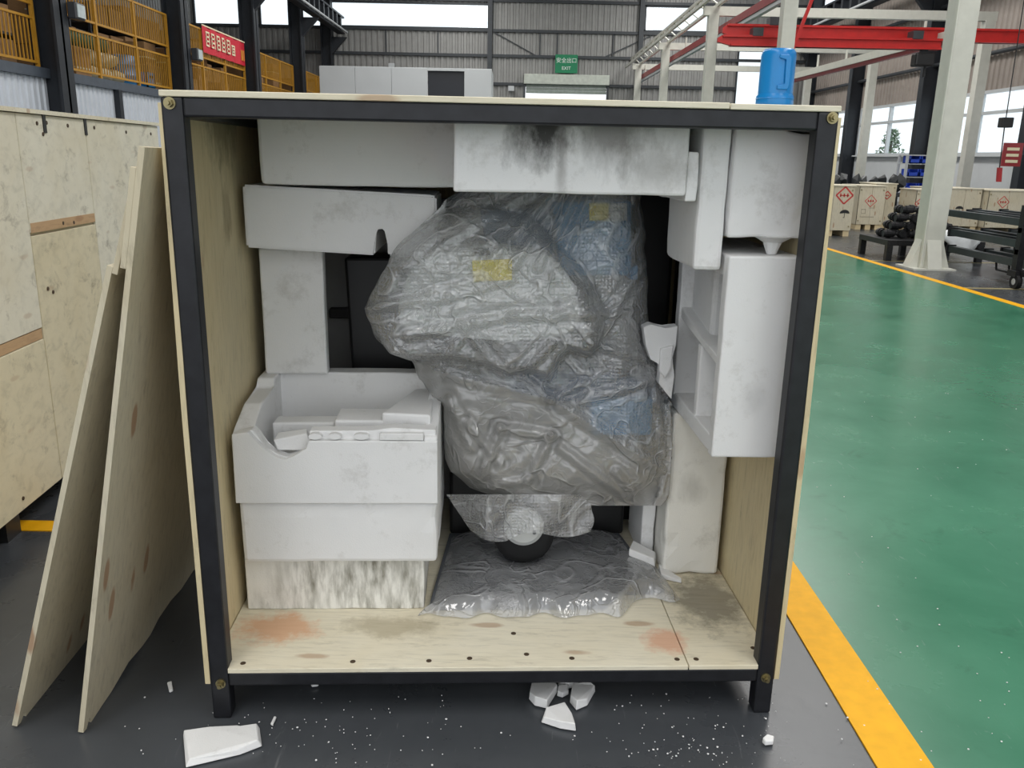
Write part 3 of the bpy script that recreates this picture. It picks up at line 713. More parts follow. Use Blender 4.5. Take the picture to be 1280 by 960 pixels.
def m4(t, Y): diamond(t, 9.0-.07, Y, .62, .13)
def m5(t, Y): diamond(t, 9.55, Y, .55, .16, .03); umbrella(t, 10.0, Y, .5, .09)
def m6(t, Y): diamond(t, 10.85, Y, .68, .13)
ship_crate(6.02, 6.86, 17.4, 18.3, 1.02, 'plywood shipping crate with red emblem and black umbrella mark', m1)
ship_crate(7.70, 8.30, 19.3, 20.3, .98, 'plywood shipping crate with a red diamond above a stencilled box', m2)
ship_crate(8.34, 8.80, 19.9, 20.9, 1.02, 'narrow plywood shipping crate set back between two others', m3)
ship_crate(8.80, 9.30, 18.9, 19.7, .93, 'plywood shipping crate behind the heap of black castings', m4)
ship_crate(9.345, 10.46, 19.3, 20.4, .96, 'long plywood shipping crate with red writing behind the steel bars', m5, nb=3)
ship_crate(10.5, 11.9, 19.1, 20.4, .94, 'plywood shipping crate at the end of the row under the pendant control', m6, nb=3)
# black sacks heap behind
for k in range(8):
    x = 8.0 + k*.24; t = MB().chunk((x+.1, 21.8+.2*(k%2), .96), (.135,.25,.27), 40+k, 18); zl = min(v.co.z for v in t.bm.verts)
    for v in t.bm.verts: v.co.z += .737 - zl
    t = t.build('scrap_lump', 'blackbag')
    tag(t, 'dark rubbery lump heaped on the bench behind the shipping crates', 'scrap', 'dark lumps behind the crates')
t = thing('work_bench', (8.9, 22, 0), 'low dark bench carrying the dark lumps behind the shipping crates', 'bench')
MB().box(7.8, 10, 21.4, 22.5, .66, .74).build('bench_top', 'girt', t)
for x in (7.9, 9.9):
    for y in (21.5, 22.4): MB().box(x-.04, x+.04, y-.04, y+.04, 0, .66).build('leg', 'girt', t)
# blue bin rack
t = thing('bin_rack', (11.2, 24, 0), 'grey rack of blue plastic bins below the right wall windows', 'rack')
for x in (10.7, 11.72):
    for y in (23.8, 24.3): MB().box(x-.03, x+.03, y-.03, y+.03, 0, 1.7).build('upright', 'cabin', t)
for z in (.72, 1.1, 1.45, 1.68): MB().box(10.7, 11.74, 23.78, 24.32, z, z+.03).build('shelf', 'cabin', t)
for z in (.75, 1.13, 1.48):
    for x in (10.76, 11.08, 11.40):
        c = MB(); c.box(x, x+.28, 23.76, 24.2, z, z+.02); c.box(x, x+.28, 23.76, 23.78, z, z+.11); c.box(x, x+.02, 23.76, 24.2, z, z+.2); c.box(x+.26, x+.28, 23.76, 24.2, z, z+.2); c.box(x, x+.28, 24.18, 24.2, z, z+.2)
        c.build('bin', 'bluebin' if x < 11.3 or z < 1 else 'darkgrey', t)
# low stillage with iron castings
t = thing('stillage', (6.6, 13.5, 0), 'low black steel stillage standing behind the beige column', 'stillage')
x0, x1, y0, y1 = 5.72, 7.22, 13.0, 14.1
MB().box(x0, x1, y0, y1, .24, .32).build('deck', 'iron', t)
for x in (x0+.05, x0+.72, x1-.05):
    for y in (y0+.05, y1-.05): MB().box(x-.045, x+.045, y-.045, y+.045, 0, .24).build('leg', 'iron', t)
rn = random.Random(21)
k = 0
for lay, (xa, xb, nz, z) in enumerate(((5.8,7.0,6,.32), (5.92,6.9,5,.442), (6.0,6.8,4,.564), (6.1,6.7,3,.686))):
    for i in range(nz):
        for j in range(2):
            x = xa + (xb-xa)*(i+.5)/nz; y = 13.42 + j*.30 + .04*lay; r_ = .068
            c = MB(); ax = 'y' if (i+j) % 2 else 'x'
            c.lathe([(.025,-.088),(r_*.82,-.088),(r_*.82,-.035),(r_,-.035),(r_,.02),(r_*.8,.02),(r_*.72,.088),(.025,.088)], (x,y,z+r_), 12, ax)
            tag(c.build('casting', 'iron'), 'oily black iron casting in the %s layer of the heap on the stillage' % ('bottom','second','third','top')[lay], 'casting', 'black castings on the stillage')
bb = MB().blob((6.82,13.02,.415), (.30,.19,.10), .28, 3, 5, 2.4)        # lies on the deck and sags over its front edge
for v in bb.bm.verts:
    if v.co.y < 12.985: v.co.z -= min(.20, (12.985-v.co.y)*1.5)
    elif v.co.z < .318: v.co.z = .318
tag(bb.build('plastic_bag', 'whitebag', smooth=True), 'crumpled white plastic bag sagging over the front edge of the stillage', 'bag')
# wheeled rack of long bars, lying along the aisle
t = thing('bar_trolley', (6.7, 10.0, 0), 'black wheeled rack holding long dark steel bars', 'trolley')
for y in (10.35, 8.0):
    for x in (6.18, 7.5): MB().box(x-.04, x+.04, y-.05, y+.05, .16, 1.0).build('upright', 'iron', t)
    for z in (.22, .47, .73): MB().box(6.14, 7.54, y-.04, y+.04, z-.06, z).build('support_arm', 'iron', t)
    for x in (6.14, 7.5):
        wv = MB().cyl((x-.03,y-.10,.09), (x+.03,y-.10,.09), .09, 16).build('wheel', 'rubber', t); MB().cyl((x-.034,y-.10,.09), (x+.034,y-.10,.09), .04, 10).build('wheel_hub', 'disc', wv)
        MB().box(x-.045, x+.045, y-.14, y+.04, .15, .22).build('caster_fork', 'iron', t)
for x in (6.18, 7.5): MB().box(x-.03, x+.03, 8.0, 10.35, .16, .22).build('base_rail', 'iron', t)
kk = 0; LV = ('top level', 'middle level', 'bottom level')
for q, (z, xs_, ye) in enumerate(((.73,(6.36,6.66,6.98,7.28),12.75), (.47,(6.32,6.6,6.9,7.25),12.55), (.22,(6.4,6.75,7.1),12.2))):
    for x in xs_:
        kk += 1; e = ye + .25*math.sin(kk*2.3); dx = .12*math.sin(kk*1.7)
        tb_ = thing('steel_bar', (x, 10, z), 'long dark steel bar on the %s of the wheeled rack' % LV[q], 'bar', 'long bars on the %s' % LV[q])
        c = MB(); c.beam((x+dx*.3,e,z+.045), (x,7.4,z+.045), .10, .09); c.build('bar_profile', 'bars', tb_)
        c = MB(); c.box(x+dx*.3-.065, x+dx*.3+.065, e-.02, e+.012, z-.015, z+.105); c.build('end_plate', 'iron', tb_)
        if kk % 3 == 0: c = MB(); c.beam((x,10.9,z+.02), (x+.02,10.9,z-.10), .02); c.beam((x+.02,10.9,z-.10), (x+.02,11.2,z-.10), .02); c.beam((x+.02,11.2,z-.10), (x,11.2,z+.02), .02); c.build('handle', 'iron', tb_)
tag(MB().blob((6.55,9.95,.088), (.20,.16,.092), .25, 3, 8, 2.4).build('plastic_bag', 'whitebag', smooth=True), 'white plastic bag on the floor beside the rack wheel', 'bag')


# ================================================================== THE PLYWOOD CRATE ON THE LEFT
LF = Matrix.Translation((-1.83, 2.65, 0)) @ Matrix.Rotation(math.atan(.07), 4, 'Z')     # its face: local y runs along it, local x = 0 is the face
lc = thing('plywood_crate', (-.6, .8, 0), 'large weathered plywood crate beside the two leaning plywood sheets', 'crate', frame=LF)
YA, YB1, YC, YE = -1.6, .62, 1.225, 2.17        # seams of the panels along the face
LH = 1.575
def lpanel(y0, y1, z0, z1, mat, x=0): return MB().box(x-.014, x, y0+.003, y1-.003, z0+.003, z1-.003).build('panel', mat, lc, frame=LF, bevel=.002, seg=1)
lpanel(YA, YB1, .755, LH, 'ply_old'); lpanel(YA, YB1, .112, .715, 'ply_warm')
MB().box(-.016, -.004, YA, YB1-.004, .715, .755).build('strip', 'ply_strip', lc, frame=LF)
lpanel(YB1, YC, 1.125, LH, 'ply_old'); lpanel(YB1, YC, .112, 1.118, 'ply_warm'); lpanel(YC, YE, .112, LH, 'ply_old')
MB().box(-.010, .002, YB1+.006, YC-.006, 1.127, 1.165).build('strip', 'ply_strip', lc, frame=LF)
MB().box(-1.3, -.016, YA, YE, .12, LH-.01).build('body', 'ply_warm', lc, frame=LF)
MB().box(-1.31, .012, YA-.01, YE+.01, LH, LH+.016).build('lid', 'ply_lr', lc, frame=LF)
for y in (-1.3, .3, 1.9): MB().box(-1.28, -.05, y-.05, y+.05, 0, .115).build('skid', 'dark', lc, frame=LF)
for y, z in ((.35,1.54),(.45,1.545),(.78,1.54),(.86,1.545),(.82,1.50),(1.05,1.54),(1.32,1.54),(1.7,1.53),(2.05,1.53),(.70,.9),(.74,.88),(.9,1.145),(1.0,1.14),(.3,.16),(.9,.16)):
    MB().cyl((0,y,z), (.003,y,z), .008, 8).build('nail_head', 'screw', lc, frame=LF)
for y in (YB1+.22, YC): MB().box(-.002, .004, y-.012, y+.012, LH-.07, LH).build('steel_strap', 'dark', lc, frame=LF)

# ================================================================== THE OPEN CRATE
W_, H_, DEP = 1.496, 1.561, 1.25
oc = thing('open_crate', (W_/2, DEP/2, 0), 'open fronted plywood crate on a black steel tube frame', 'crate', frame=CR)
P = .048
for a in (0, W_-P):
    for b in (0, DEP-P):
        MB().box(a, a+P, b, b+P, 0, H_).build('post', 'steel', oc, CR, bevel=.006)
for b in (0, DEP-P):
    for z in (.097, H_-.042): MB().box(P-.001, W_-P+.001, b+.002, b+P-.002, z, z+(.042 if z > 1 else .040)).build('frame_beam', 'steel', oc, CR, bevel=.005)
for a in (0, W_-P):
    for z in (.097, H_-.042): MB().box(a+.002, a+P-.002, P, DEP-P, z, z+.040).build('frame_beam', 'steel', oc, CR, bevel=.005)
FZ = .150
for pts in ([(.002,P),(P,P),(P,-.001),(1.2585,-.001),(1.2585,DEP),(.002,DEP)], [(1.2615,-.001),(W_-P,-.001),(W_-P,P),(W_-.002,P),(W_-.002,DEP),(1.2615,DEP)]):
    MB().prism(pts, 'z', .137, FZ).build('floor_board', 'ply_floor', oc, CR, bevel=.0012, seg=1)
def side(sgn):
    base = 0 if sgn < 0 else W_
    s = MB(); n = 12; vs = []; fs = []
    zs = [.104 + (1.548-.104)*i/n for i in range(n+1)]
    for z in zs:
        t = max(0, min(1, (z-.85)/.6)); off = .0075*t          # the sheet is pulled in towards the top
        i_, o_ = base + sgn*(.0005-off), base + sgn*(.0135-off)
        vs += [(i_,.003,z), (o_,.003,z), (o_,DEP,z), (i_,DEP,z)]
    for k in range(n):
        for j in range(4): fs.append((4*k+j, 4*k+(j+1)%4, 4*k+4+(j+1)%4, 4*k+4+j))
    fs += [(0,1,2,3), (4*n+3,4*n+2,4*n+1,4*n)]
    s.faces(vs, fs); return s
# two sheets on the left wall (slanted joint), one on the right
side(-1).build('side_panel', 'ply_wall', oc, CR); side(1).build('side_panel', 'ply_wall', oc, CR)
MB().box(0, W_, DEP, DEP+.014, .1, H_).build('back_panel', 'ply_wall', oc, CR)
MB().box(-.001, 1.245, -.002, DEP+.014, H_, H_+.0135).build('lid', 'ply_lr', oc, CR, bevel=.0015, seg=1); MB().box(1.247, W_+.002, -.002, DEP+.014, H_-.001, H_+.012).build('lid', 'ply_lr', oc, CR, bevel=.0015, seg=1)
for a, z in ((.021,1.547), (1.479,1.547), (.028,.108), (1.471,.112)):
    bl = MB(); bl.cyl((a,-.004,z), (a,.004,z), .013, 20); bl.build('washer', 'bolt', oc, CR)
    bl = MB(); bl.cyl((a,-.013,z), (a,-.003,z), .009, 6); bl.cyl((a,-.020,z), (a,-.003,z), .005, 10); bl.build('bolt', 'bolt', oc, CR)
for a, b in ((.081,.025),(.367,.029),(.568,.03),(.676,.04),(.799,.16),(.83,.057),(.951,.037),(1.235,.029),(1.287,.029),(1.46,.08)):
    MB().cyl((a,b,FZ-.001), (a,b,FZ+.0008), .0075, 10).build('screw_head', 'screw', oc, CR)

# ---- foam packing
def foam_obj(name, s, mat, lab, grp='foam packing in the open crate', cat='foam block'):
    return tag(s.build(name, mat, None, CR), lab, cat, grp)
# stack of three at the lower left
foam_obj('foam_block', rough_box(.024,.541,.296,.80,FZ,.318, 1, .002, .004, .05, .004), 'foam_dirty', 'dirty streaked foam block at the bottom of the three high stack')
def sl(v):   # sides lean out a little
    return v
foam_obj('foam_block', rough_box(.030,.582,.262,.80,.318,.506, 2, .003, .012, .05, .006), 'foam', 'clean foam block in the middle of the three high stack')
# the tray on top of the stack
tr = thing('foam_tray', (.305,.47,.506), 'broken foam tray with recesses lying on top of the three high stack', 'foam tray', 'foam packing in the open crate', CR)
t0 = MB()
def fb(*q, bev=.006, sd=0): return rough_box(*q, sd, .0015, bev, .05, .003)
fb(.024,.583,.256,.70,.506,.60, sd=3).build('tray_floor', 'foam', tr, CR)
fb(.045,.575,.635,.70,.59,.785, sd=4).build('back_wall', 'foam', tr, CR)
# left wall: low at the front, stepping up to the back
s = MB(); s.prism([(.26,.506),(.70,.506),(.70,.785),(.56,.785),(.55,.755),(.40,.752),(.30,.712),(.256,.70)], 'x', .022, .075); s.build('side_wall', 'foam', tr, CR, bevel=.006)
s = MB(); s.prism([(.256,.506),(.70,.506),(.70,.775),(.56,.765),(.50,.735),(.256,.70)], 'x', .545, .583); s.build('side_wall', 'foam', tr, CR, bevel=.006)
# front wall with a bite broken out of it: profile in (a, z)
prof = [(.024,.506),(.583,.506),(.583,.690),(.232,.690),(.228,.668),(.205,.655),(.190,.646),(.165,.634),(.140,.642),(.118,.660),(.098,.680),(.080,.702),(.070,.714),(.026,.708)]
s = MB(); s.prism(prof, 'y', .250, .272); s.build('front_wall', 'foam', tr, CR, bevel=.002, seg=1)
prof2 = [(.03,.55),(.578,.55),(.578,.716),(.46,.722),(.40,.714),(.232,.712),(.225,.66),(.20,.640),(.165,.628),(.13,.640),(.105,.665),(.088,.70),(.075,.714),(.03,.708)]
s = MB(); s.prism(prof2, 'y', .271, .315); s.build('front_wall', 'foam', tr, CR, bevel=.002, seg=1)
for a, wd in ((.250,.018), (.303,.018), (.375,.021)):
    s = MB(); n_ = 22; s.prism([(a+wd*math.cos(6.2832*k/n_), .702+.0085*math.sin(6.2832*k/n_)) for k in range(n_)], 'y', .252, .275); s.build('peg', 'foam', tr, CR)
MB().box(.425,.545,.251,.276,.692,.712).build('peg', 'foam', tr, CR, bevel=.002, seg=1)
fb(.10,.28,.40,.47,.59,.695, sd=8).build('rib', 'foam', tr, CR); fb(.285,.50,.36,.48,.59,.715, sd=9).build('rib', 'foam', tr, CR)
s = MB(); s.prism([(.42,.36),(.56,.34),(.56,.62),(.50,.62)], 'z', .59, .738); s.build('rib', 'foam', tr, CR, bevel=.006)
s = MB(); s.hexa([Vector(q) for q in ((.135,.30,.645),(.235,.31,.640),(.225,.35,.650),(.14,.345,.655),(.125,.30,.675),(.215,.315,.690),(.21,.345,.695),(.13,.34,.685))]); s.build('torn_flap', 'foam', tr, CR, bevel=.003)
# upper left blocks
foam_obj('foam_block', rough_box(.036,.226,.61,.655,.785,1.172, 5, .002, .006), 'foam', 'upright foam post between the broken tray and the notched foam block')
s = MB(); pf = [(.030,1.185),(.395,1.168),(.395,1.235),(.402,1.248),(.420,1.250),(.430,1.240),(.432,1.166),(.572,1.161),(.572,1.337),(.56,1.340),(.030,1.360)]
s.prism(pf, 'y', .50, .84); foam_obj('foam_block', (bmesh.ops.bevel(s.bm, geom=[e for e in s.bm.edges], offset=.006, segments=2, affect='EDGES', clamp_overlap=True), s)[1], 'foam', 'foam block with a rounded notch cut in its underside')
foam_obj('foam_block', rough_box(.092,1.19,.45,.80,1.362,1.552, 6, .0025, .01, .06, .004), 'foam', 'long foam block under the lid resting on the notched block')
# front top block with black stain, plus end slab
foam_obj('foam_block', rough_box(.631,1.186,.10,.445,1.366,1.535, 7, .002, .006, .05, .003), 'foam_stain', 'foam block stained black under the front of the lid')
foam_obj('foam_slab', rough_box(1.187,1.216,.11,.42,1.352,1.470, 8, .002, .004, .04, .004), 'foam_stain', 'small foam slab at the end of the black stained block')
# right hand blocks
foam_obj('foam_block', rough_box(1.224,1.296,.13,.44,1.185,1.540, 9, .002, .010, .05, .004), 'foam', 'narrow upright foam block beside the stained block under the lid')
g = thing('foam_block', (1.39,.3,1.262), 'square foam block with a crumbled underside in the upper right corner', 'foam block', 'foam packing in the open crate', CR)
rough_box(1.299,1.490,.12,.50,1.268,1.540, 10, .003, .008, .03, .010, warp=lambda v: Vector((v.x, v.y, min(v.z, 1.540 - .024*max(0, min(1, (v.x-1.40)/.035)))))).build('body', 'foam', g, CR)
s = MB(); s.lathe([(.012,0),(.018,.015),(.024,.03),(.05,.045),(.001,.05)], (1.425,.15,1.226), 10); s.build('broken_stub', 'foam', g, CR)
# big tray standing on edge, hollow side facing left
tb = thing('foam_tray', (1.39,.33,.70), 'tall foam tray standing on edge against the right wall, hollow side inward', 'foam tray', 'foam packing in the open crate', CR)
rough_box(1.302,1.489,.095,.135,.703,1.226, 11, .002, .005, .05, .003).build('front_wall', 'foam_mark', tb, CR)
rough_box(1.440,1.489,.13,.60,.703,1.226, 12, .002, .004, .06, .003).build('tray_floor', 'foam', tb, CR)
rough_box(1.306,1.45,.13,.60,1.17,1.226, 13, .002, .004, .05, .003).build('top_wall', 'foam', tb, CR)
rough_box(1.306,1.45,.13,.60,.703,.750, 14, .002, .004, .05, .003).build('bottom_wall', 'foam', tb, CR)
rough_box(1.304,1.45,.555,.60,.74,1.18, 15, .002, .004, .05, .003).build('back_wall', 'foam', tb, CR)
s = MB(); s.prism([(1.45,.30),(1.45,.36),(1.312,.345),(1.312,.315)], 'z', .74, .955); s.build('rib', 'foam', tb, CR, bevel=.005)
s = MB(); s.prism([(.13,.935),(.56,.985),(.56,1.02),(.30,.975),(.13,.96)], 'x', 1.31, 1.45); s.build('rib', 'foam', tb, CR, bevel=.005)
s = MB(); s.prism([(.33,.97),(.56,1.0),(.56,1.18),(.33,1.18)], 'x', 1.34, 1.45); s.build('rib', 'foam', tb, CR, bevel=.012)
foam_obj('foam_block', rough_box(1.296,1.478,.50,.80,FZ,.700, 16, .002, .010, .05, .010), 'foam_warm', 'yellowish foam column standing on the crate floor under the upright tray')
foam_obj('foam_block', rough_box(1.245,1.290,.62,.84,FZ,.66, 26, .002, .006, .05, .006), 'foam', 'thin foam strip standing behind the yellowish foam column')
# torn pieces
s = MB(); s.prism([cr(*q,.47).xz[:] for q in ((803,408),(812,404),(830,410),(846,406),(844,430),(838,445),(842,468),(838,498),(830,486),(822,478),(826,455),(812,448),(806,430))], 'y', .455, .50); o = s.build('foam_scrap', 'foam', None, CR, bevel=.003); tag(o, 'torn foam scrap stuck between the bubble wrap and the upright tray', 'foam scrap', 'foam scraps')
s = MB(); s.prism([cr(*q,.42).xz[:] for q in ((828,438),(844,434),(841,462),(834,476),(826,466))], 'y', .44, .46); o = s.build('foam_scrap', 'foam', None, CR, bevel=.004); tag(o, 'bright little foam scrap in front of the torn one', 'foam scrap', 'foam scraps')

# ================================================================== THE WRAPPED MACHINE
def pp(pts, b): return [cr(x, y, b).xz[:] for x, y in pts]
mc = thing('machine', (.86,.8,FZ), 'white and blue machine with a black base wrapped in bubble wrap inside the crate', 'machine', frame=CR)
def part(name, pts, b0, b1, mat, bev=.01, par=None): return MB().prism(pp(pts, b0), 'y', b0, b1).build(name, mat, par or mc, CR, bevel=bev)
hd = part('head', ((496,385),(508,345),(535,315),(600,306),(690,318),(715,350),(728,390),(718,415),(690,425),(640,427),(560,420),(510,418),(498,402)), .345, .485, 'mwhite', .03)
part('hood', ((550,310),(570,280),(608,262),(672,264),(700,295),(705,322),(556,322)), .56, .78, 'mwhite', .02)
part('slot', ((592,311),(611,310),(613,319),(594,320)), .336, .35, 'dark', .001, hd)
part('label', ((590,326),(640,324),(640,350),(592,352)), .338, .348, 'lyel', .0005, hd)
for q in ((690,345), (700,380)):
    k_ = cr(*q, .33); MB().cyl((k_.x,.332,k_.z), (k_.x,.36,k_.z), .014, 14).build('knob', 'mgrey', hd, CR)
bu = part('upper_housing', ((690,252),(790,250),(790,345),(700,345)), .52, .78, 'mblue', .012)
part('label', ((737,254),(761,254),(761,276),(737,276)), .512, .522, 'lyel', .0005, bu); part('label', ((763,254),(784,254),(784,276),(763,276)), .512, .522, 'lwhite', .0005, bu)
part('neck', ((600,262),(692,262),(690,400),(620,400)), .48, .78, 'mdblue', .01)
part('arm', ((742,340),(795,335),(800,500),(750,500)), .60, .78, 'mgrey', .02)
part('bracket', ((788,334),(797,332),(797,350),(788,350)), .52, .61, 'mblue', .002)
part('lower_housing', ((628,470),(735,462),(820,478),(822,505),(640,502)), .50, .78, 'mdblue', .012)
part('motor_cover', ((738,500),(817,498),(815,545),(740,545)), .47, .72, 'mblue', .01)
part('lower_body', ((565,478),(640,470),(735,505),(735,548),(808,550),(803,612),(700,622),(620,612),(580,580)), .53, .82, 'mgrey', .02)
part('column', ((430,322),(492,322),(505,400),(520,470),(440,470)), .86, 1.02, 'dark', .01)
MB().box(.411*0+cr(411,385,1.08).x,cr(438,385,1.08).x,1.08,1.12,cr(411,398,1.08).z,cr(411,386,1.08).z).build('cabinet_latch', 'dark', mc, CR, bevel=.004)
MB().box(.02,.62,1.12,1.16,FZ,1.30).build('rear_cabinet', 'cabgrey', mc, CR, bevel=.008)
MB().box(1.08,1.36,.92,1.14,FZ,1.34).build('gap_shade_box', 'dark', mc, CR, bevel=.012)  # black box added to give the right-hand gap its deep shade
MB().box(.60,1.22,.80,1.18,FZ,.385).build('base', 'dark', mc, CR, bevel=.012)
MB().box(.66,1.14,.765,.86,.38,1.22).build('pedestal', 'dark', mc, CR, bevel=.012)
c = cr(655,662,.52); wz = .283
wh = MB().lathe([(.02,.50),(.07,.50),(.095,.515),(.10,.535),(.10,.585),(.095,.605),(.02,.61)], (c.x,0,wz), 28, 'y').build('wheel', 'rubber', mc, CR, smooth=True)
MB().lathe([(.001,.478),(.050,.478),(.062,.484),(.064,.50),(.001,.502)], (cr(655,660,.48).x,0,cr(655,660,.48).z), 28, 'y').build('hub_disc', 'disc', wh, CR, smooth=False)
for dx in (-.02, .03): MB().cyl((c.x+dx,.474,c.z+.01), (c.x+dx,.479,c.z+.01), .006, 10).build('rivet', 'darkgrey', wh, CR)
MB().beam((c.x,.60,wz), (c.x,.81,wz), .05).build('axle', 'dark', mc, CR)

# ---- film
OUT = [(236,580,800), (250,556,802), (262,546,804), (300,503,806), (340,478,808), (370,463,809), (385,455,809), (400,460,810), (425,471,814), (442,488,820), (452,516,825), (470,524,832), (500,536,838), (525,546,840), (550,550,841), (590,563,839), (610,590,836), (624,628,833), (632,690,828)]
def outline(y):
    for (y0,l0,r0), (y1,l1,r1) in zip(OUT, OUT[1:]):
        if y <= y1: t = (y-y0)/(y1-y0); return l0+(l1-l0)*t, r0+(r1-r0)*t
    return OUT[-1][1:]
HP = [(452,385),(476,330),(503,300),(546,262),(600,246),(672,262),(712,318),(742,356),(760,391),(752,425),(738,447),(712,440),(700,452),(688,478),(660,466),(636,470),(604,458),(560,450),(520,452),(488,446),(466,418)]
def sdf(x, y):
    ins = False; d = 1e9; n = len(HP)
    for i in range(n):
        x0, y0 = HP[i]; x1, y1 = HP[(i+1)%n]
        if (y0 > y) != (y1 > y) and x < (x1-x0)*(y-y0)/(y1-y0)+x0: ins = not ins
        dx, dy = x1-x0, y1-y0; t = max(0, min(1, ((x-x0)*dx+(y-y0)*dy)/(dx*dx+dy*dy)))
        d = min(d, math.hypot(x-x0-t*dx, y-y0-t*dy))
    return d if ins else -d
FOLD = [  # pleats and creases: x0 y0 x1 y1 half-width amplitude
 (690,240,610,330,7,.020),(705,240,640,335,6,.018),(720,242,672,335,6,.018),(735,245,700,330,6,.016),(660,240,560,300,7,.012),
 (458,386,560,372,7,.018),(458,388,600,350,6,.012),(560,372,640,350,6,.010),(510,420,640,395,7,.014),(640,395,755,392,7,.016),(590,400,560,448,6,.010),
 (575,405,630,470,6,.014),(690,430,650,470,6,.014),(690,400,745,370,6,.014),(757,392,806,330,5,.016),(806,330,740,440,5,.018),(758,395,812,385,5,.014),
 (740,430,830,455,6,.014),(690,500,830,590,8,.020),(690,500,655,470,5,.022),(690,500,730,478,5,.020),(830,470,700,510,7,.014),(690,500,560,470,7,.014),
 (625,535,600,600,7,.024),(625,535,690,545,7,.022),(690,545,660,600,6,.020),(660,600,600,612,6,.018),(585,530,625,580,6,.016),(700,560,780,620,6,.016),(560,500,590,560,7,.014),(600,612,720,632,6,.014),(770,590,800,630,6,.012),(820,480,836,600,6,.012)]
def sstep(a, b, x): t = max(0, min(1, (x-a)/(b-a))); return t*t*(3-2*t)
def ridge(p): return 1 - abs(noise.noise(p))*2
def front_b(x, y, l, r):
    e = min(x-l, r-x); ed = 1 - math.sqrt(max(0, 1-(1-min(1, e/55))**2))         # round shoulders
    b = .41 + .16*ed
    if y > 560: b += .10*sstep(575, 634, y)**2
    if y < 300: b += .05*sstep(300, 236, y)
    s = sdf(x, y)
    if s > 0: hb = .295 + .11*(1-min(1, s/(26 if y < 385 else max(9, 26-(y-385)*.35))))**2 + (.12*sstep(335, 240, y)); b = min(b, hb)
    f = 0
    for x0, y0, x1, y1, w_, am in FOLD:
        dx, dy = x1-x0, y1-y0; t = max(0, min(1, ((x-x0)*dx+(y-y0)*dy)/(dx*dx+dy*dy)))
        d = math.hypot(x-x0-t*dx, y-y0-t*dy)/w_
        if d < 2.2: f += 1.35*am * max(0, 1-d/1.2) * (1-.5*t) - am*.4*math.exp(-(d-1.5)**2*4)
    p = Vector((x*.022, y*.022, 1.3)); q = Vector((x*.055, y*.06, 4.1))
    f += .011*(ridge(p)-.5) + .0035*(ridge(q)-.5)
    return b - f
# what the film lies on: machine faces (pixel outline, depth of the face) and the packing it presses against
SIL = [([(496,385),(508,345),(535,315),(600,306),(690,318),(715,350),(728,390),(718,415),(690,425),(640,427),(560,420),(510,418),(498,402)], .345),
       ([(690,252),(790,250),(790,345),(700,345)], .52), ([(600,262),(692,262),(690,330),(620,330)], .48), ([(788,334),(797,332),(797,350),(788,350)], .52),
       ([(628,470),(735,462),(820,478),(822,505),(640,502)], .50), ([(738,500),(817,498),(815,545),(740,545)], .47),
       ([(565,478),(640,470),(735,505),(735,548),(808,550),(803,612),(700,622),(620,612),(580,580)], .53), ([(742,340),(795,335),(800,500),(750,500)], .60)]
def poly_d(pts, x, y):       # signed distance, positive inside
    ins = False; d = 1e9; n = len(pts)
    for i in range(n):
        x0, y0 = pts[i]; x1, y1 = pts[(i+1)%n]
        if (y0 > y) != (y1 > y) and x < (x1-x0)*(y-y0)/(y1-y0)+x0: ins = not ins
        dx, dy = x1-x0, y1-y0; t = max(0, min(1, ((x-x0)*dx+(y-y0)*dy)/(dx*dx+dy*dy)))
        d = min(d, math.hypot(x-x0-t*dx, y-y0-t*dy))
    return d if ins else -d
SCRAP = [(803,408),(812,404),(830,410),(846,406),(844,430),(838,445),(842,468),(838,498),(830,486),(822,478),(826,455),(812,448),(806,430)]
SCRAP_AZ = [tuple(cr(x, y, .47).xz) for x, y in SCRAP]
def lerp_pts(pts, x):
    for (x0,y0), (x1,y1) in zip(pts, pts[1:]):
        if x <= x1: return y0 + (y1-y0)*max(0, (x-x0)/(x1-x0))
    return pts[-1][1]
def tray_top(b): return max(.746, lerp_pts([(.25,.726),(.5,.741),(.56,.775),(.62,.792),(.71,.792)], b))
def settle(p, front):
    """keep the film off the foam it touches"""
    a, b, z = p
    if z > 1.135 and a < .60: b = min(b, (.470 if front else .490))               # in front of the notched block
    if z > 1.30: a = max(a, .582) if b > .49 else a
    if z < .725 and a > 1.27: b = min(b, .480 if front else .492)                 # in front of the yellowish column
    if z < .69 and a > 1.22: b = min(b, .606)                                     # in front of the thin strip
    if a > 1.295: a = 1.295                                                       # clear of the upright tray
    if a < .592 and .24 < b < .72:                                                # over and beside the broken tray
        tt = tray_top(b)
        if z < tt:
            if tt - z < .592 - a and tt - z < .05: z = tt
            else: a = .592
    if poly_d(SCRAP_AZ, a, z) > -.012 and b > .40: b = max(b, .512)               # pressed back by the torn scrap
    b = min(b, .905)
    return Vector((a, b, z))
bw = thing('bubble_wrap', (.83,.55,.40), 'crumpled clear bubble wrap draped over the machine', 'bubble wrap', frame=CR)
NX, NY = 150, 160
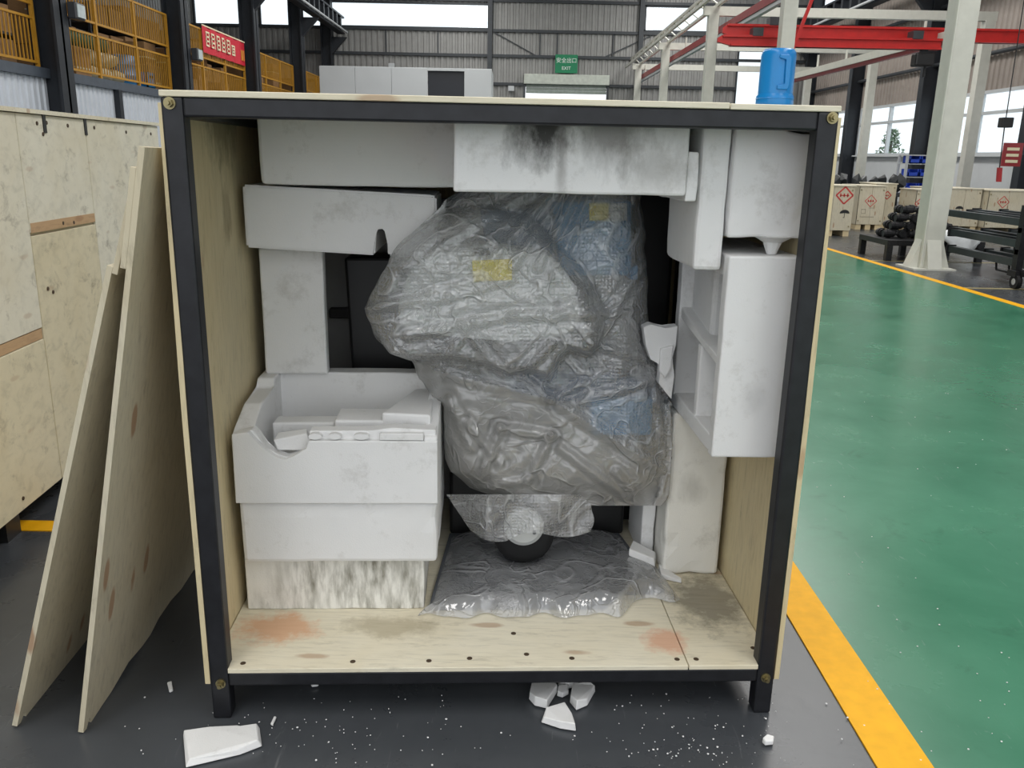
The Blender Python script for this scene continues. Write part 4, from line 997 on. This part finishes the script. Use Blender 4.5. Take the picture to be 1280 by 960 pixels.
def film_rows(y0, y1, ny):
    rows = []
    for j in range(ny+1):
        y = y0 + (y1-y0)*j/ny; l, r = outline(y)
        jl = 4*noise.noise(Vector((y*.05, .3, 0))); jr = 4*noise.noise(Vector((y*.05, 7.3, 0))); l += jl; r += jr
        fr = []
        for i in range(NX+1):
            x = l+(r-l)*i/NX; b = front_b(x, y, l, r)
            for pts, pb in SIL:
                d = poly_d(pts, x, y)
                if d > -7: b = min(b, pb - .007 + .02*sstep(-3, -7, d))
            p = settle(cr(x, y, b), True)
            if abs(p.y - b) > 1e-4: p = settle(cr(x, y, p.y), True)
            fr.append(p)
        L, Rr = fr[0], fr[-1]; bk = []
        for i in range(1, 24):
            t = .5-.5*math.cos(math.pi*i/24); a = Rr.x+(L.x-Rr.x)*t; bulge = (.89 - Rr.y-(L.y-Rr.y)*t)*(1-abs(2*t-1)**12) + .008*noise.noise(Vector((a*8, y*.03, 9)))
            bk.append(settle(Vector((a, Rr.y+(L.y-Rr.y)*t + bulge, Rr.z+(L.z-Rr.z)*t)), False))
        rows.append(fr + bk)
    return rows
def cloudy(x, y):      # the milky lower sheet lies left of and below the long diagonal crease
    if x < 540: return y > 452
    if x < 690: return y > 462 + (x-540)*.25
    return y > 500 + (x-690)*.64
rows = film_rows(237, 632, NY); m_ = len(rows[0])
vs = [p for rr in rows for p in rr]; fsA = []; fsB = []
for j in range(NY):
    y = 237 + (632-237)*(j+.5)/NY; l, r = outline(y)
    for i in range(m_):
        x = l+(r-l)*(i+.5)/NX if i < NX else l+(r-l)*(1-(i-NX+.5)/(m_-NX))
        (fsB if cloudy(x, y) else fsA).append((j*m_+i, j*m_+(i+1)%m_, (j+1)*m_+(i+1)%m_, (j+1)*m_+i))
for nm, fs, mt in (('wrap_sheet', fsA, 'wrap'), ('wrap_skirt', fsB, 'wrap_low')):
    s = MB(); s.faces(vs, fs); bmesh.ops.delete(s.bm, geom=[v for v in s.bm.verts if not v.link_faces], context='VERTS')
    s.build(nm, mt, bw, CR, smooth=True)
# lower flap round the wheel
s = MB(); vs = []; fs = []; n1, n2 = 44, 16
for j in range(n2+1):
    for i in range(n1+1):
        u, v = i/n1, j/n2; x = 558 + 182*u + 30*v*(1-u)**2 - 4*v*u*math.sin(v*7); y = 618 + (66 - 22*u + 6*math.sin(u*9))*v
        if u < .35: y -= (0.35-u)*60*v
        b = .450 + .05*(2*u-1)**2 + .012*math.sin(u*14+v*3) + .010*noise.noise(Vector((x*.05, y*.05, 3)))
        vs.append(cr(x, y, b))
for j in range(n2):
    for i in range(n1): k = j*(n1+1)+i; fs.append((k, k+1, k+n1+2, k+n1+1))
s.faces(vs, fs).build('wrap_flap', 'wrap', bw, CR, smooth=True)
# bag lying on the crate floor
bg_ = thing('plastic_bag', (.91,.5,FZ), 'flat clear plastic bag lying on the crate floor under the wheel', 'bag', frame=CR)
s = MB(); vs = []; fs = []; nx, ny = 70, 40
def bag_pt(u, v, top):
    fr = .245 + .09*sstep(.72, .86, u) + .012*math.sin(u*31) + .006*math.sin(u*57)
    lo = .525 + .024*sstep(.02, .09, v) + .05*v; hi = 1.315 - .06*v - .05*sstep(.50, .66, v)
    a = lo + (hi-lo)*u
    b = fr + (.79-fr)*v
    e = min(u, 1-u)*6; e2 = min(v*14, (1-v)*8); k = math.sqrt(min(1, max(0, e)))*math.sqrt(min(1, max(0, e2)))
    h = .048*k + (.012*noise.noise(Vector((a*6, b*4, 1))) + .006*(ridge(Vector((a*13, b*5, 5)))-.5))*k
    if top: z = FZ + .004 + max(.002, h) 
    else: z = FZ + .001
    dw = math.hypot(a-c.x, b-.555)
    if top and dw < .2 : z = min(z, FZ+.03+max(0, dw-.05)*.5)
    return Vector((a, b, z))
for j in range(ny+1):
    for i in range(nx+1): vs.append(bag_pt(i/nx, j/ny, True))
for j in range(ny):
    for i in range(nx): k = j*(nx+1)+i; fs.append((k, k+1, k+nx+2, k+nx+1))
s.faces(vs, fs).build('bag_film', 'bag', bg_, CR, smooth=True)
s = MB(); s.prism([(.555,.285),(1.08,.285),(1.13,.37),(1.275,.375),(1.270,.50),(1.222,.60),(1.20,.77),(.60,.77)], 'z', FZ+.001, FZ+.022); s.build('contents', plain('bag_contents', lin(84, 87, 92), .5), bg_, CR, bevel=.004)
# foam scraps by the bag
s = MB(); s.hexa([Vector(q) for q in ((1.19,.535,.200),(1.275,.515,.170),(1.289,.565,.170),(1.215,.60,.200),(1.19,.535,.226),(1.27,.515,.200),(1.285,.565,.200),(1.215,.60,.226))]); tag(s.build('foam_scrap', 'foam', None, CR, bevel=.004), 'flat foam scrap lying on the back corner of the plastic bag', 'foam scrap', 'foam scraps')
s = MB(); s.hexa([Vector(q) for q in ((1.285,.47,.152),(1.345,.44,.152),(1.35,.46,.152),(1.29,.53,.152),(1.285,.47,.172),(1.345,.44,.160),(1.35,.46,.160),(1.29,.53,.176))]); tag(s.build('foam_scrap', 'foam', None, CR, bevel=.002, seg=1), 'thin pointed foam scrap on the crate floor beside the foam column', 'foam scrap', 'foam scraps')

# ================================================================== BLUE JUG ON THE LID
JA, JB, JZ = 1.437, .27, H_+.012
jg = thing('blue_jug', (JA,JB,JZ), 'small blue plastic jug standing on the lid of the open crate', 'jug', frame=CR)
s = MB(); JH = .147
s.lathe([(.001,0),(.042,0),(.046,.004),(.046,.036),(.043,.040),(.0425,.044),(.0425,JH-.016),(.0405,JH-.006),(.036,JH),(.032,JH),(.030,JH-.004),(.001,JH-.004)], (JA,JB,JZ), 36)
s.build('jug_body', 'jug', jg, CR, smooth=True)
s = MB(); s.prism([(JA-.012,JZ+.05),(JA+.014,JZ+.05),(JA+.018,JZ+.058),(JA+.018,JZ+JH-.022),(JA+.012,JZ+JH-.016),(JA-.012,JZ+JH-.016),(JA-.012,JZ+JH-.024),(JA+.006,JZ+JH-.026),(JA+.008,JZ+.062),(JA-.012,JZ+.060)], 'y', JB-.047, JB-.036)
s.build('handle', 'jug', jg, CR, bevel=.002)
for z in (.012, .030): 
    s = MB(); s.lathe([(.0455,-.002),(.0475,0),(.0455,.002)], (JA,JB,JZ+z), 36); s.build('rib', 'jug', jg, CR, smooth=True)

# ================================================================== LEANING SHEETS
def sheet(name, a0, a1, z1, b0, blen, th, lab, top=None, seed=1, battens=()):
    """leans from (a0, floor) to (a1, z1); u runs back along the crate, v up the slope"""
    v = Vector((a1-a0, 0, z1)); L = v.length; v.normalize(); n = Vector((-v.z, 0, v.x)); u = Vector((0,1,0))
    F = CR @ Matrix(((u.x, v.x, n.x, a0), (u.y, v.y, n.y, b0), (u.z, v.z, n.z, 0), (0,0,0,1)))
    t = thing(name, (blen/2, 0, 0), lab, 'plywood sheet', 'leaning plywood sheets', frame=F)
    rn = random.Random(seed); top = top or L
    pts = [(0,.004),(.02,.0),(.030,.024),(.037,.022),(.046,.0)]
    x = .046
    while x < blen-.12: x += rn.uniform(.05,.12); pts.append((x, rn.uniform(0,.006) if rn.random() < .8 else .02))
    pts += [(blen,0),(blen,top)]; x = blen
    while x > .15: x -= rn.uniform(.08,.16); pts.append((x, top - rn.uniform(0,.004)))
    pts += [(0.0, top)]
    s = MB(); s.prism(pts, 'z', 0, th); s.build('board', 'ply_ud', t, F)
    for (u0,u1,v0,v1,side_,bt) in battens:
        z0, z1_ = (th, th+bt) if side_ > 0 else (-bt, 0)
        MB().box(u0,u1,v0,v1,z0,z1_).build('batten', 'ply_ud', t, F, bevel=.001, seg=1)
    return t, F
# n points to -a (away from the crate) and up
sheet('plywood_sheet', -.312, -.020, 1.455, -.055, 1.15, .013, 'leaning plywood sheet resting directly against the open crate', top=1.483, seed=4,
      battens=((0,.06,1.215,1.437,1,.013), (.06,.11,1.215,1.46,1,.011)))
sheet('plywood_sheet', -.492, -.071, 1.37, -.028, 1.15, .013, 'outer leaning plywood sheet beside the weathered plywood crate', top=1.25, seed=9,
      battens=((0,.10,1.235,1.42,-1,.013), (.10,1.1,1.20,1.40,-1,.013)))

# ================================================================== FOAM ON THE FLOOR
def flat_chip(pts, th, lab, seed=0, lift=0):
    s = MB(); g = [gz(x, y) for x, y in pts]; rn = random.Random(seed); n = len(g)
    cx = sum(p.x for p in g)/n; cy = sum(p.y for p in g)/n
    lo = [(p.x, p.y, .004+lift) for p in g]; hi = [(p.x+(cx-p.x)*rn.uniform(.02,.14), p.y+(cy-p.y)*rn.uniform(.02,.14), .004+lift+th*rn.uniform(.75,1.1)) for p in g]
    s.faces(lo+hi, [tuple(range(n-1,-1,-1)), tuple(range(n,2*n))] + [(i,(i+1)%n,n+(i+1)%n,n+i) for i in range(n)])
    return tag(s.build('foam_fragment', 'foam', None, I4, bevel=.002, seg=1), lab, 'foam fragment', 'foam fragments on the floor')
flat_chip([(229,921),(262,916),(299,912),(301,915),(325,912),(328,935),(300,945),(232,962)], .018, 'flat oblong foam slab lying on the dark floor beside the crate foot', 1)
flat_chip([(676,905),(682,893),(706,886),(716,900),(720,916),(700,913)], .022, 'pointed foam fragment farthest out from under the crate', 2)
flat_chip([(661,876),(664,858),(690,855),(697,866),(684,888),(668,884)], .026, 'squarish foam fragment half under the crate front beam', 3)
flat_chip([(712,880),(715,864),(738,862),(744,866),(734,884),(720,890)], .026, 'triangular foam fragment beside the little foam lumps', 4)
flat_chip([(696,872),(697,864),(710,862),(711,870),(703,874)], .016, 'small foam lump between the squarish and triangular fragments', 5)
flat_chip([(697,858),(704,852),(722,853),(724,861),(708,863)], .020, 'small foam lump behind the other fragments under the beam', 6)
flat_chip([(952,930),(958,924),(967,926),(966,933),(956,934)], .016, 'tiny foam lump on the floor in front of the right crate foot', 7)
flat_chip([(388,857),(400,855),(398,860),(390,861)], .010, 'tiny foam chip in the shadow under the crate beam', 8)
flat_chip([(209,856),(215,855),(217,866),(212,868)], .008, 'narrow foam chip on the floor beside the leaning sheet', 9)
flat_chip([(338,908),(343,898),(346,899),(341,910)], .006, 'thin foam sliver on the floor behind the flat slab', 10)
cm = MB(); rn = random.Random(12)
def crumb(x, y, z, r):
    o = bmesh.ops.create_icosphere(cm.bm, subdivisions=1, radius=r, matrix=Matrix.Translation((x,y,z)) @ Matrix.Rotation(rn.uniform(0,3),4,'Z') @ Matrix.Diagonal((1, rn.uniform(.5,1.2), .7, 1)))
for k in range(230):
    q = rn.random()
    if q < .42: x, y = rn.gauss(860,60), rn.gauss(925,28)
    elif q < .75: x, y = rn.gauss(400,110), rn.gauss(925,24)
    else: x, y = rn.uniform(150,1250), rn.uniform(868,958)
    if y > 959 or y < 862: continue
    p = gz(x, y); crumb(p.x, p.y, .004, rn.choice((.0012,.0015,.0018,.002,.003)))
for k in range(45): x, y = rn.uniform(1010,1270), rn.uniform(470,930); p = gz(x, y); crumb(p.x, p.y, .006, rn.choice((.002,.003,.003)))
tag(cm.build('foam_crumbs', 'foam'), 'white foam crumbs scattered over the floor around the crate', 'crumbs', kind='stuff')
